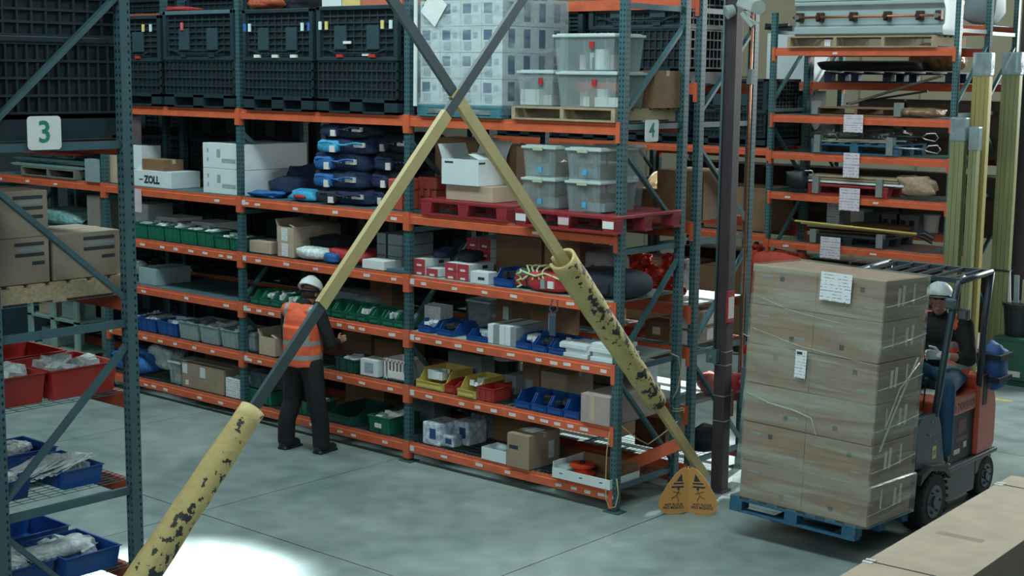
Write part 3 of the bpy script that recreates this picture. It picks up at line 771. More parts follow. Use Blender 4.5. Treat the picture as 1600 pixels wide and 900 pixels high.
for i, (m1, m2, hh, dx) in enumerate(((m_navy, m_darkcloth, .17, .02), (m_navy, m_bluecloth, .2, -.02), (m_navy, m_bluecloth, .2, -.02), (m_navy, m_cyancloth, .18, .05), (m_darkcloth, m_navy, .17, .1))):
    duffel('navy duffel bag with a pale name tag, %s in the stack nearer the white cartons' % lab_[i], bx+dx, .40, zz, .74, .62, hh*1.06, m1, m2, 10+i*3, rnd.uniform(-.16, .16)); zz += hh*1.0
bx = Xat(612, .5, z)+.14; zz = z
for i, hh in enumerate((.19, .2, .2, .2)):
    duffel('dark duffel bag with a grey tag, %s in the stack behind the yellow brace' % lab_[i if i < 3 else 4], bx+.02*i, .62, zz, .6, .6, hh*1.06, m_darkcloth, m_navy, 40+i*3, rnd.uniform(-.3, .3)); zz += hh
blob('flat folded bright blue bag beside the post on the second shelf', 'folded_bag', 'bag', Xat(420, .2, z), .2, z, .5, .3, .07, m_bluecloth, 8, .3)
blob('blue backpack slumped on the shelf between flat bag and bag stack', 'backpack', 'bag', Xat(455, .5, z), .58, z, .6, .5, .24, m_navy, 9, .2)
t = thing('folded_bag', 'cyan bag with a red panel lying in front of the blue backpack', 'bag', (Xat(482, .2, z), .2, z))
put('bag_body', blob_mesh(.42, .3, .13, 12, .2, 18, .5, 'bag_body', m_cyancloth), t); put('red_panel', blob_mesh(.2, .08, .05, 3, .1, 12, .6, 'red_panel', m_redcloth), t, (.02, -.14, .03))
blob('dark slumped bag in the shadow behind the blue backpack', 'slumped_bag', 'bag', Xat(478, .8, z), .8, z, .5, .3, .36, m_navy, 19, .2)
# coral crates on both sides of the middle post
def crate(label, x0, x1, y, z, d, h, m):
    t = thing('plastic_case', label, 'case', ((x0+x1)/2, y, z)); w = x1-x0
    MB().box(-w/2+.015, w/2-.015, .015, d-.015, 0, h*.62).build('case_body', m, t, bevel=.012)
    MB().box(-w/2, w/2, 0, d, h*.62, h).build('case_lid', m, t, bevel=.02)
    for u in (-.25, .1): MB().box(u*w-.02, u*w+.02, -.008, .02, h*.42, h*.66).build('clasp', m, t, bevel=.004)
    for u in (-.4, .4): MB().box(u*w-.02, u*w+.02, .004, .03, 0, h*.6).build('rib', m, t)
m_coral = mat('coral_plastic', 'b5503f', .45, 0, .1)
crate('coral red plastic case on the second shelf, in front of the dark duffel stack', Xat(606, .1, z), Xat(628, .1, z), .1, z, .8, .34, m_coral)
crate('coral red plastic case behind the middle post, near the red pallets', Xat(652, .35, z), Xat(682, .35, z), .35, z, .6, .36, mat('coral_plastic_dark', '8c3d33', .5, 0, .1))
# red pallets with goods
zr = LV[1]+.006
xa = Xat(658, .0, zr); xb = xa+1.22
pallet('red plastic pallet under the open white carton', (xa+xb)/2, -.01, zr, xb-xa, 1.0, .17, m_reddark, 'plastic')
xc = Xat(806, -.12, zr); xd = .0+.02
p2 = pallet('red plastic pallet with white bands under the four grey totes', xc+.62, -.14, zr, 1.24, 1.1, .17, m_reddark, 'plastic')
for u in (-.54, .0, .54): MB().box(u-.065, u+.065, -.004, .0, .05, .12).build('white_band' if u else 'stencil_mark', m_white if u else m_pink, p2)
zq = zr+.174
carton('low tan carton under the open white carton on the red pallet', Xat(697, .08, zq), Xat(723, .08, zq)+.42, .08, zq, .5, .16, m_card3)
x0 = Xat(692, .06, zq+.16); x1 = Xat(745, .06, zq+.16)
carton('open white carton with raised flap on the red pallet', x0, x0+.52, .04, zq+.163, .44, .27, m_cardwhite, flaps=1, stickers=[(.2, .86, .12, .02, m_ink, 'f'), (.12, .86, .1, .02, m_ink, 's')])
x0 = Xat(699, .7, zq)
carton('tall brown carton standing behind the open white carton', x0, x0+.62, .5, zq, .36, .62, m_card2)
carton('tall brown carton beside the grey totes, dark lid', x0+.66, x0+1.12, .56, zq, .42, .56, m_card2)
nm = {(0, 0): 'lower tote nearer the open white carton', (0, 1): 'upper tote nearer the open white carton', (1, 0): 'lower tote nearer the rack end', (1, 1): 'upper tote nearer the rack end'}
m_lidg = mat('pale_green_clip', 'a9bba0', .5)
for c, (pa, pb) in enumerate(((814, 858), (882, 930))):
    a, b = Xat(pa, -.05, zq), Xat(pb, -.05, zq); hh = .31
    for k in range(2):
        tt = tote('grey translucent tote, %s on the red pallet' % nm[(c, k)], a-(.0), a+.44, -.06, zq+k*(hh+.002), .62, hh, ((m_grey, 'b'), (m_card2, 'b')), group='grey totes on the red pallet', seed=c*2+k)
        MB().box(-.06, .06, -.012, .0, hh-.05, hh-.015).build('lid_clip', m_lidg, tt)
        MB().box(.0, .05, -.003, .014, .05, .1).build('blue_label', mat('cyan_label', '4fa6c8', .5), tt)
for i in range(2):
    a = Xat(905, .55, zq)
    tote('grey translucent tote in the second row behind the front totes, %s' % ['lower', 'upper'][i], a+.1, a+.5, .58, zq+i*.312, .42, .31, ((m_navy, 'b'),), group='grey totes on the red pallet', seed=7+i)
# crumpled gold and clear film on the rack behind, seen over the cartons
blob('crumpled brown and clear plastic sack on the rear rack, behind the brace crossing', 'crumpled_sack', 'sack', Xat(700, 1.6, 3.3), 1.65, 2.76, .95, .5, .62, m_foil, 31, .25)
blob('crumpled gold film sack on the rear rack, above the grey totes', 'crumpled_sack', 'sack', Xat(833, 1.6, 3.3), 1.6, 2.76, .75, .5, .58, m_foil, 33, .28)

# ---- third shelf
z = LV[2]+.01
g = 'green bins on the third shelf down'
ordn = ['first', 'second', 'third', 'fourth', 'fifth', 'sixth', 'seventh']
px = [206, 230, 256, 281, 307, 334, 358, 376]
for i in range(7):
    y = .03; x0, x1 = Xat(px[i]+.5, y, z), Xat(px[i+1]-.5 if i < 6 else 374, y, z)
    tub('green open bin with packets, %s from the near post on the third shelf down' % ordn[i], x0, x1, y, z, .38, .19 if i < 5 else .15, m_green, g, m_bag if i > 4 else m_cardwhite, i)
for i, (pa, pb, h_, m_) in enumerate(((207, 232, .24, m_white), (244, 278, .1, m_cardwhite), (278, 296, .06, m_card), (299, 335, .09, m_white))):
    y = .45; carton(['white folded sheets stacked behind the first green bin', 'white flat box behind the second green bin', 'small tan box behind the third green bin', 'white parcel resting behind the fourth green bin'][i], Xat(pa, y, z), Xat(pb, y, z), y, z, .4, h_+.14, m_, tape=False, parts=False)
C(2, 390, 424, 377, .3, 'low tan carton beside the post on the third shelf down', m=m_card3, y=.1)
x0, x1, zz, h = span(2, 434, 459, 379)
carton('tan carton with a white label, under the open carton on the third shelf', x0, x1, .06, zz, .8, h, m_card3, stickers=[(.45, .5, .11, .15, m_paper, 'f')])
carton('open tan carton with raised flaps on the third shelf down', x0-.01, x1, .06, zz+h+.002, .8, h+.01, m_card3, flaps=1, stickers=[(.45, .5, .11, .15, m_paper, 'f')])
blob('clear plastic bag of parts on the third shelf, beside the open carton', 'plastic_bag', 'bag', Xat(497, .2, z), .2, z, .46, .36, .14, m_bag, 51, .2)
blob('folded black garment bag lying over clear bags on the third shelf', 'folded_garment', 'garment', Xat(524, .5, z), .5, z+.05, .6, .45, .2, m_darkcloth, 52, .14)
blob('folded bright blue cloth behind the yellow brace on the third shelf', 'folded_cloth', 'cloth', Xat(520, .1, z), .14, z, .2, .24, .11, m_bluecloth, 53, .14)
blob('folded dark red cloth bag on the third shelf behind the yellow brace', 'folded_cloth', 'cloth', Xat(560, .35, z), .35, z, .66, .5, .16, m_redcloth, 54, .12)
C(2, 566, 600, 407, .3, 'flat white wrapped parcel at the shelf edge on the third shelf', m=m_white, tape=False, y=.04)
x0 = Xat(594, .35, z)
for k in range(3):
    carton('grey flat box with a dark strap, %s of three beside the middle post' % ['lowest', 'middle', 'topmost'][k], x0, x0+.4, .3, z+k*.125, .5, .12, m_cardgrey, tape=False, group='strapped grey boxes', stickers=[(.4, .5, .03, .118, m_darkcloth, 'f')])
for i, (px_, yy, h_) in enumerate(((536, .8, .5), (552, .85, .62), (600, .85, .6))):
    tag(MB().box(-.08, .08, 0, .12, 0, h_).tube([(0, .05, h_), (0, .05, h_+.04)], .02, 8).build('dark_equipment', m_black, None, (Xat(px_, yy, z), yy, z)), ['short black equipment case behind the clear bags on the third shelf', 'black upright equipment case behind the folded garment bag', 'black upright equipment case behind the grey strapped boxes'][i], 'equipment')
C(2, 604, 634, 421, .2, 'flat blue-grey folder lying at the shelf edge near the middle post', m=m_plate, tape=False, y=.03, parts=False)
# bay beside the rack end: red and white cartons
def rw(label, x, y, z, n=0, w=.16, h=.085, d=.4):
    t = thing('shoebox_carton', label, 'box', (x, y, z), 0, 'red and white cartons on the third shelf')
    put('carton_body', box_mesh(w, d, h, m_cardwhite, .002), t)
    MB().box(-w/2-.001, w/2+.001, -.001, .004, 0, h).build('red_end', mat('carton_red', 'a83640', .6), t)
    MB().box(w*.0-.035, w*.0+.035, -.003, -.001, .008, .03).build('end_label', m_label, t)
    MB().box(w/2, w/2+.0015, d*.55, d*.75, h*.3, h*.7).build('hand_hole', m_ink, t)
y = .06
xA = Xat(655, y, z); xB = Xat(704, y, z)
rw('red-ended white carton, lower of the pair next to the middle post', xA, y, z); rw('red-ended white carton, upper of the pair next to the middle post', xA, y, z+.088)
rw('red-ended white carton lying single beside the post pair', xA+.19, y, z)
for i in range(2):
    for k in range(2): rw('red-ended white carton, %s one on the %s side of the front block of four' % (['lower', 'upper'][k], ['post', 'blue bin'][i]), xB+i*.175, y, z+k*.088)
xC = Xat(738, .5, z+.1)
for i in range(2):
    for k in range(4): rw('red-ended carton in the tall rear block, %s layer, %s column' % (ordn[k], ['post side', 'blue bin side'][i]), xC+i*.175, .5, z+k*.1, h=.096)
t = C(2, 735, 763, 425, .14, 'small white carton with a hand hole at the shelf edge', m=m_cardwhite, tape=False, y=.03, stickers=[(.6, .45, .09, .03, m_ink, 'f')])
blob('small dark pouch on the red-ended cartons', 'dark_pouch', 'pouch', xA+.16, .3, z+.18, .2, .26, .1, m_navy, 61, .15)
blob('dark cap shaped bag on the front block of red-ended cartons', 'slouched_bag', 'bag', xB+.08, .28, z+.178, .22, .24, .12, m_darkcloth, 62, .15)
hopper('blue hopper bin between the white carton and the red bags', Xat(771, .03, z), Xat(800, .03, z), .03, z, .36, .17, m_blue, fill=m_darkcloth, seed=3)
t = thing('tool_bag', 'grey and red tool bag standing beside the blue hopper bin', 'bag', (Xat(822, .12, z), .12, z))
put('bag_body', blob_mesh(.3, .5, .2, 71, .04, 20, .3, 'bag_body', mat('bag_grey', '4a5358', .8)), t, (0, .22, 0)); MB().box(-.11, .03, -.04, -.0, .03, .14).build('red_panel', m_redcloth, t)
t = thing('rolled_bag', 'red rolled bag tied with lime cords, behind the padded brace', 'bag', (Xat(864, .16, z), .16, z))
put('bag_body', blob_mesh(.52, .3, .2, 72, .05, 22, .5, 'bag_body', mat('bag_red', 'b02c36', .55, 0, .1, 6, .3, 20)), t)
MB().box(-.03, .02, -.165, -.13, .04, .13).build('grey_patch', m_grey, t); MB().box(.06, .13, -.165, -.13, .05, .12).build('white_patch', m_white, t)
for k in range(4):
    pts = [(-.28+.09*k+.05*math.sin(i*1.1+k), -.15+.3*i/9, .1+.13*math.sin(math.pi*i/9)+.012*k) for i in range(10)]
    MB().tube(pts, .011, 6).build('lime_cord', m_lime, t, smooth=True)
MB().tube([(-.32+.03*math.sin(i*2), -.15+.02*math.cos(i*2), .2-.022*i) for i in range(9)], .011, 6).build('lime_cord', m_lime, t, smooth=True)
MB().tube([(-.3+.1*i, -.14+.02*math.sin(i*2.2), .17+.02*math.cos(i*2)) for i in range(8)], .01, 6).build('lime_cord', m_lime, t, smooth=True)
t = thing('strap_bundle', 'pale green strap lying along the shelf behind the red rolled bag', 'strap', (Xat(905, .44, z), .44, z))
MB().tube([(-.3+.08*i, .02*math.sin(i), .06+.012*math.sin(i*1.7)) for i in range(9)], .022, 8).build('strap', m_lime, t, smooth=True); MB().box(.28, .36, -.04, .04, .02, .12).build('buckle', m_lime, t)
t = thing('duffel_bag', 'dark blue-grey round-ended duffel bag at the rack end post', 'bag', (Xat(954, .33, z), .33, z))
put('bag_body', blob_mesh(.8, .5, .27, 74, .03, 26, .5, 'bag_body', mat('bag_slate', '26353f', .8, 0, .15)), t)
for u in (-.22, .02): MB().tube([(u, -.25, .02), (u, -.27, .12), (u, -.2, .22), (u, 0, .28)], .012, 6).build('strap', m_darkcloth, t, smooth=True)
for u in (-.3, -.1, .1): put('pocket', blob_mesh(.15, .05, .12, 5, .05, 14, .35, 'pocket', m_darkcloth), t, (u, -.25, .05))
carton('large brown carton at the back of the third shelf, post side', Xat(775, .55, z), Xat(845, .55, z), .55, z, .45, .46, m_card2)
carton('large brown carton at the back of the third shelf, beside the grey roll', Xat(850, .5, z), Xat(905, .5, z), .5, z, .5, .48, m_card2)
blob('pale grey wrapped equipment roll at the back of the third shelf', 'wrapped_roll', 'roll', Xat(925, .62, z)+.06, .78, z, .4, .4, .42, mat('mauve_grey', '8e8489', .7, 0, .15), 75, .12)

# ---- fourth shelf
z = LV[3]+.01
C(3, 217, 244, 419, .55, 'pale blue-grey plastic box alone on the fourth shelf down', m=mat('pale_blue_plastic', '8fa5ab', .5), tape=False, y=.08)
blob('white crumpled bag on the fourth shelf behind the near post', 'plastic_bag', 'bag', Xat(209, .5, z), .5, z, .3, .3, .2, m_bag, 81, .2)
g = 'green hopper bins on the fourth shelf down'
pg = [(392, 405), (406, 422), (423, 439), (440, 457), (458, 471)]
for i, (a, b) in enumerate(pg):
    hopper('green hopper bin, %s from the post, beside the worker on the fourth shelf' % ordn[i], Xat(a, .03, z), Xat(b, .03, z), .03, z, .36, .15, m_green, g, m_bag if i % 2 else m_cardwhite if i == 2 else None, i)
pg = [(500, 516), (518, 535), (540, 554), (558, 572), (577, 592), (597, 614), (615, 632)]
for i, (a, b) in enumerate(pg):
    hopper('green hopper bin, %s in the row beyond the worker on the fourth shelf' % ordn[i], Xat(a, .03, z), Xat(b, .03, z), .03, z, .36, .15, m_green, g, m_bag if i in (3, 5) else None, 9+i, rz=.0)
carton('grey tote lid box behind the green bins beyond the worker', Xat(508, .5, z), Xat(560, .5, z), .5, z, .4, .2, m_grey, tape=False, parts=False)
blob('grey coiled hose behind the green bins on the fourth shelf', 'coiled_hose', 'hose', Xat(577, .55, z), .55, z, .3, .3, .2, m_grey, 84, .1)
carton('large brown carton at the back of the fourth shelf beyond the worker', Xat(578, .62, z), Xat(612, .62, z), .62, z, .35, .38, m_card2)
# rack-end bay
g = 'blue hopper bins on the fourth shelf down'
hb = [(653, 676, m_cardwhite, 'holding white boxes, next to the middle post'), (682, 708, m_darkcloth, 'of dark cables, second from the middle post'), (728, 762, m_bag, 'of clear packets, beside the white binder block'), (806, 829, m_cardwhite, 'of upright white cards, just past the binder block'), (831, 854, m_darkcloth, 'empty looking, between two filled blue bins'), (857, 884, m_cardwhite, 'with a white roll, beside the flat white boxes')]
for i, (a, b, f_, nm) in enumerate(hb):
    hopper('blue hopper bin ' + nm, Xat(a, .03, z), Xat(b, .03, z), .03, z, .36 if i < 3 else .42, .13 if i != 2 else .1, m_blue, g, f_, 20+i)
carton('white printed box standing in the blue bin beside the middle post', Xat(663, .2, z), Xat(688, .2, z), .2, z+.1, .2, .16, m_paper, tape=False, parts=False)
x0 = Xat(762, .04, z); wbn = .078
for k in range(5):
    carton('white binder box, %s from the blue bin in the block' % ordn[k], x0+k*wbn, x0+k*wbn+wbn-.004, .04, z, .5, .2, m_cardwhite if k % 3 != 1 else m_cardgrey, tape=False, parts=False, group='white binder boxes')
for i, (a, h_) in enumerate(((880, 3), (922, 4))):
    x0 = Xat(a, .02, z)
    for k in range(h_):
        carton('flat white box, %s from the bottom in the stack %s' % (ordn[k], ['beside the blue bins', 'at the padded brace'][i]), x0+.02*math.sin(k*2), x0+.3+.02*math.sin(k*2), .02+.015*(k % 2), z+k*.044, .36, .042, m_cardwhite, tape=False, parts=False, group='flat white boxes')
tote('clear bin with pale lid at the back of the fourth shelf', Xat(727, .5, z), Xat(755, .5, z)+.1, .5, z, .4, .34, ((m_cardgrey, 'b'),), seed=4)
carton('brown carton at the back of the fourth shelf, with a white label', Xat(775, .6, z), Xat(800, .6, z), .6, z, .4, .36, m_card2, stickers=[(.6, .6, .08, .14, m_paper, 'f')])
carton('tall brown carton at the back of the fourth shelf, nearer the rack end', Xat(828, .55, z), Xat(868, .55, z), .55, z, .4, .4, m_card2, stickers=[(.85, .5, .1, .2, m_paper, 'f')])
tag(MB().tube([(-.03, 0, .0), (-.05, -.02, -.1), (0, -.03, -.14), (.05, -.02, -.1), (.03, 0, 0)], .007, 6).box(-.04, .04, -.035, -.03, -.36, -.16).build('hanging_tag', mat('tag_slate', '33485e', .6), None, (Xat(868, -.02, 2.0), -.03, 2.03)), 'slate cord loop with a tag hanging from the third shelf beam', 'tag')

# ---- fifth shelf
z = LV[4]+.01
g = 'bins on the fifth shelf down'
for i, (a, b, m_, f_, nm) in enumerate(((205, 214, m_blue, m_bag, 'blue open bin of white packets next to the near post'), (215, 243, m_blue, m_bag, 'blue open bin of white packets, second from the near post'), (245, 276, m_blue, m_cardwhite, 'blue open bin with pale parts, between blue and grey bins'), (279, 309, m_grey, m_cardgrey, 'grey open tote beside the blue bins'), (312, 341, m_grey, m_white, 'grey open tote filled with white parcels'), (345, 372, m_grey, m_white, 'grey open tote of white bags beside the post'))):
    tub(nm, Xat(a, .04, z), Xat(b, .04, z), .04, z, .5, .17 if i < 3 else .22, m_, g, f_, i+3)
tub('grey open tote just past the second post, behind the torn carton', Xat(382, .1, z), Xat(398, .1, z), .1, z, .45, .2, m_grey, g, m_white, 12)
carton('torn open tan carton beside the worker on the fifth shelf', Xat(405, .06, z), Xat(430, .06, z), .06, z, .4, .22, m_card3, flaps=1)
tub('dark green bin holding upright packets, past the worker on the fifth shelf', Xat(524, .04, z), Xat(556, .04, z), .04, z, .35, .15, m_dgreen, g, m_cardwhite, 14)
C(4, 563, 590, 562, .2, 'white carton with a faint print, next to the dark green bin', m=m_cardwhite, tape=False, stickers=[(.5, .5, .14, .12, m_pgrey, 'f')])
t = thing('wire_basket', 'white slotted basket with a white box, beside the middle post', 'basket', (Xat(617, .1, z), .1, z)); 
for k in range(7): MB().box(-.17+k*.055, -.15+k*.055, 0, .01, 0, .22).build('slat', m_label, t)
MB().box(-.18, .18, 0, .3, 0, .012).box(-.18, .18, 0, .012, .2, .23).box(-.18, .18, .29, .3, 0, .23).box(.17, .18, .012, .29, 0, .23).box(-.18, -.17, .012, .29, 0, .23).build('basket_frame', m_label, t)
MB().box(-.1, .16, -.012, -.002, .02, .1).build('white_card', m_white, t)
for i, (a, b, h_) in enumerate(((535, 580, .34), (585, 628, .3))):
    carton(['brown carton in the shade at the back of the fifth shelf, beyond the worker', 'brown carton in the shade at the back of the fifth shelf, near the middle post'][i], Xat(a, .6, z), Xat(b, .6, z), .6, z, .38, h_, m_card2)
# rack-end bay
hopper('wide yellow hopper bin next to the middle post', Xat(650, .02, z), Xat(692, .02, z), .02, z, .48, .2, m_yellow, 'yellow hopper bins', m_cardwhite, 31, .42)
hopper('smaller yellow hopper bin between two red bins', Xat(714, .0, z), Xat(743, .0, z), .0, z, .46, .19, m_yellow, 'yellow hopper bins', m_cardwhite, 32, .42)
hopper('small red hopper bin tucked between the yellow bins', Xat(695, .04, z), Xat(711, .04, z), .04, z, .3, .12, m_red, 'red hopper bins', None, 0, .7)
tub('red open bin in front of the grey carton, on the fifth shelf', Xat(744, .0, z), Xat(772, .0, z), .0, z, .28, .14, m_red, 'red hopper bins')
tub('red open bin behind its twin on the fifth shelf', Xat(772, .3, z), Xat(786, .3, z), .3, z, .26, .14, m_red, 'red hopper bins')
carton('pale grey carton at the back, behind the yellow bins', Xat(700, .62, z), Xat(752, .62, z), .62, z, .36, .3, m_cardgrey, tape=False)
carton('pale grey carton beside the red bin on the fifth shelf', Xat(788, .45, z), Xat(806, .45, z), .45, z, .4, .2, m_cardgrey, tape=False)
t = thing('round_case', 'dark round case with a pale lid, behind the red bins', 'case', (Xat(785, .72, z), .8, z)); MB().tube([(0, 0, 0), (0, 0, .28)], .14, 20).build('case_body', m_black, t); MB().tube([(0, 0, .28), (0, 0, .31)], .15, 20).build('pale_lid', m_white, t)
carton('brown carton at the back of the fifth shelf, flaps closed', Xat(816, .6, z), Xat(842, .6, z), .6, z, .4, .34, m_card2, stickers=[(.4, .3, .1, .1, m_cardgrey, 'f')])
carton('brown carton beside another at the back of the fifth shelf', Xat(845, .5, z), Xat(885, .5, z), .5, z, .45, .3, m_card)
for i in range(4):
    a = 804+i*25.5; hopper('blue hopper bin, %s from the cartons in the row of four' % ordn[i], Xat(a, .02, z), Xat(a+24, .02, z), .02, z, .34, .16, m_blue, 'blue hopper bins on the fifth shelf down', [None, m_darkcloth, m_darkcloth, None][i], 40+i, .45)
x0, x1, zz, h = span(4, 907, 952, 618, -.02)
carton('pale carton with a taped seam at the rack end post', x0, x1, -.02, zz, .85, h, mat('dusty_pink_carton', 'a59691', .7, 0, .08), stickers=[(.4, .55, .06, h*.9, m_tape, 'f')], tape=False)

# ---- bottom shelf
z = LV[5]+.01
blob('heap of blue and clear bags on the bottom shelf at the near post', 'bag_heap', 'bag', Xat(222, .3, z), .3, z, .75, .6, .26, m_bluecloth, 91, .25)
blob('crumpled grey plastic over the cartons on the bottom shelf', 'plastic_sheet', 'plastic', Xat(258, .4, z), .45, z+.05, .5, .4, .3, m_bag, 92, .3)
tote('clear box with a pale lid between bags and the tan carton', Xat(262, .06, z), Xat(282, .06, z), .06, z, .4, .3, ((m_white, 'b'),), seed=3)
C(5, 285, 350, 572, .55, 'long tan carton with two white labels on the bottom shelf', m=m_card, stickers=[(.07, .75, .1, .12, m_paper, 'f'), (.5, .72, .1, .13, m_paper, 'f'), (.12, .2, .06, .06, m_paper, 'f')])
C(5, 353, 376, 592, .3, 'white printed carton beside the post on the bottom shelf', m=m_paper, tape=False)
carton('brown carton at the back of the bottom shelf behind the long tan one', Xat(320, .68, z), Xat(372, .68, z), .68, z, .3, .3, m_card2)
tub('dark green bin under a grey bin, between post and worker', Xat(384, .06, z), Xat(424, .06, z), .06, z, .45, .17, m_green, None, None)
tub('slate grey bin stacked on the dark green bin beside the worker', Xat(390, .08, z+.18), Xat(426, .08, z+.18), .08, z+.18, .42, .2, mat('slate_plastic', '44545a', .5), None, None)
tub('green bin with white goods seen between the worker legs', Xat(466, .06, z), Xat(492, .06, z), .06, z, .35, .15, m_green, None, m_white, 5)
hopper('large dark green hopper bin on the bottom shelf beyond the worker', Xat(512, .04, z), Xat(552, .04, z), .04, z, .6, .17, m_dgreen, None, None, lip=.6)
tub('green bin with a white label and white parts, near the middle post', Xat(575, .02, z), Xat(608, .02, z), .02, z, .5, .19, m_green, None, m_white, 7, sticker=m_label)
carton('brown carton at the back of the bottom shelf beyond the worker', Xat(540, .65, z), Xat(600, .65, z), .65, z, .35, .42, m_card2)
carton('grey stacked cartons face behind the green bin at the middle post', Xat(645, .75, z), Xat(678, .75, z), .75, z, .28, .5, m_cardgrey)
# shrink wrapped packs
m_pack = mat('shrink_pack', 'b9c6d4', .2, 0, .45, 16, .8, 20)
for i, (a, b, y, h_, nm) in enumerate(((660, 687, .04, .25, 'nearest the middle post'), (688, 708, .1, .13, 'small one in the middle'), (708, 732, .27, .26, 'behind the small one'), (735, 757, .62, .27, 'deepest on the shelf'))):
    x0, x1 = Xat(a, y, z), Xat(b, y, z)
    t = thing('shrink_pack', 'shrink wrapped white and blue pack, %s' % nm, 'pack', ((x0+x1)/2, y, z), 0, 'shrink wrapped packs')
    MB().box(-(x1-x0)/2, (x1-x0)/2, 0, (.34, .15, .3, .28)[i], 0, h_).build('pack_body', m_pack, t, bevel=.02); MB().box(-.02, .07, -.003, .0, h_*.3, h_*.75).build('blue_print', m_blueink, t)
t = thing('open_box', 'small white open box with a white lid part, beside the tan carton', 'box', (Xat(769, .0, z)+.02, -.0, z)); MB().box(-.17, .17, 0, .006, 0, .13).box(-.17, .17, .24, .246, 0, .13).box(-.17, -.164, .006, .24, 0, .13).box(.164, .17, .006, .24, 0, .13).box(-.164, .164, .006, .24, 0, .006).build('box_body', m_cardwhite, t); MB().ball((.03, .12, .11), (.09, .08, .06), 10, 6).build('contents', m_grey, t, smooth=True)
x0, x1, zz, h = span(5, 792, 826, 679, -.02)
carton('tan carton with a shipping label on the bottom shelf near the rack end', x0, x1, -.02, zz, .5, h, m_card, stickers=[(.72, .45, .09, .18, m_paper, 's'), (.3, .6, .12, .04, m_ink, 'f'), (.5, .5, .14, .2, m_cardwhite, 't')])
t = thing('carton_tray', 'long white-edged carton tray holding an orange reel', 'tray', (Xat(907, -.04, z), -.04, z))
wt = Xat(952, -.04, z)-Xat(862, -.04, z)
MB().box(-wt/2, wt/2, 0, .008, 0, .1).box(wt/2-.008, wt/2, .008, .5, 0, .1).box(-wt/2, -wt/2+.008, .008, .5, 0, .16).build('tray_edge', m_cardwhite, t)
MB().box(-wt/2, wt/2, 0.008, .5, .0, .006).box(-wt/2, wt/2, .49, .5, 0, .17).build('tray_base', m_card2, t)
for u in (-.25, 0, .25): MB().box(u-.02, u+.02, -.001, 0, .05, .06).build('hand_slot', m_ink, t)
t = thing('cable_reel', 'bright orange reel lying in the carton tray', 'reel', (Xat(905, .15, z+.02), .2, z+.01)); MB().tube([(0, 0, 0), (0, 0, .03)], .13, 20).tube([(0, 0, .03), (0, 0, .09)], .09, 20).tube([(0, 0, .09), (0, 0, .12)], .13, 20).build('reel_body', mat('reel_orange', 'd0452a', .4), t); MB().tube([(0, 0, .12), (0, 0, .14)], .03, 12).build('hub', m_black, t)
blob('small grey pouch in the carton tray beside the orange reel', 'grey_pouch', 'pouch', Xat(884, .12, z), .12, z+.01, .2, .2, .1, m_grey, 95, .2)
carton('brown carton at the back of the bottom shelf in the rack-end bay', Xat(770, .7, z), Xat(830, .7, z), .7, z, .32, .42, m_card2)
# bay seen through the near rack: long boards on a pallet
z = LV[1]+.01
x0 = Xat(15, .05, z); x1 = Xat(128, .05, z)
pallet('grey wooden pallet under the stack of skis and boards', (x0+x1)/2+.15, .0, z, 1.35, .95, .13, m_woodgrey)
ys_ = [('green and white edged board, lowest on the grey pallet', '6f8f8c', 0, .0), ('white edged dark board, second in the pile on the grey pallet', '3d5a62', .02, .045), ('long red board, third in the pile on the grey pallet', 'a83a34', -.2, .1), ('short red board beside a white clip on the pile', '94302c', .35, .15), ('dark teal board under the yellow one', '274c50', .1, .2), ('pale yellow board on top of the pile', 'b5b27a', .15, .25), ('white board with an orange end on the pile', 'c8cfcc', -.3, .30)]
for i, (nm, c, dx, dz) in enumerate(ys_):
    L = 1.9 if i in (0, 1, 2) else 1.5
    prf = [(-L/2, .02), (-L/2+.1, .0), (L/2-.15, .0), (L/2, .025), (L/2-.02, .035), (L/2-.15, .012+.022), (-L/2+.1, .034)]
    b = MB(); b.prism([(a_, b__) for a_, b__ in prf], 0, .22, 'y')
    tag(b.build('board', mat('board_%d' % i, c, .4), None, ((x0+x1)/2+dx+.1, .04+.03*(i % 3), z+.135+dz*1.75), rnd.uniform(-.03, .03)), nm, 'board', 'boards on the grey pallet')
t = thing('foam_wrap', 'pale folded foam sheet hanging over the end of the boards', 'foam', (Xat(148, .02, z), .0, z))
MB().box(-.16, .16, -.02, -.0, -.0, .3).box(-.16, .0, -.0, .1, .28, .3).build('sheet', m_grey, t)
carton('tan carton with a pink paper above, behind the near post', Xat(165, .1, z), Xat(183, .1, z), .1, z, .5, .42, m_card3)
carton('pink and white box on the tan carton behind the near post', Xat(165, .1, z), Xat(183, .1, z), .1, z+.423, .4, .45, m_pink, tape=False)
tag(MB().box(-.08, .08, -.004, 0, -.3, 0).build('hanging_card', m_pink, None, (Xat(214, -.03, z-.03), -.02, z-.03)), 'pink card hanging below the second shelf beam by the near post', 'card')
z = LV[2]+.01
blob('heap of pale green plastic sheets on the third shelf, far bay', 'plastic_heap', 'plastic', Xat(110, .4, z), .4, z, 1.1, .6, .22, mat('sea_green_film', '6f9a98', .3, 0, .4, 10, .9, 15), 96, .25)
carton('grey paper sack standing at the end of the third shelf, far bay', Xat(137, .05, z), Xat(157, .05, z), .05, z, .3, .48, mat('grey_paper_sack', '77756d', .8), tape=False)
carton('long white flat carton at the edge of the third shelf, far bay', Xat(80, -.15, z), Xat(158, -.15, z), -.15, z-.19, .3, .17, m_cardwhite, tape=False)
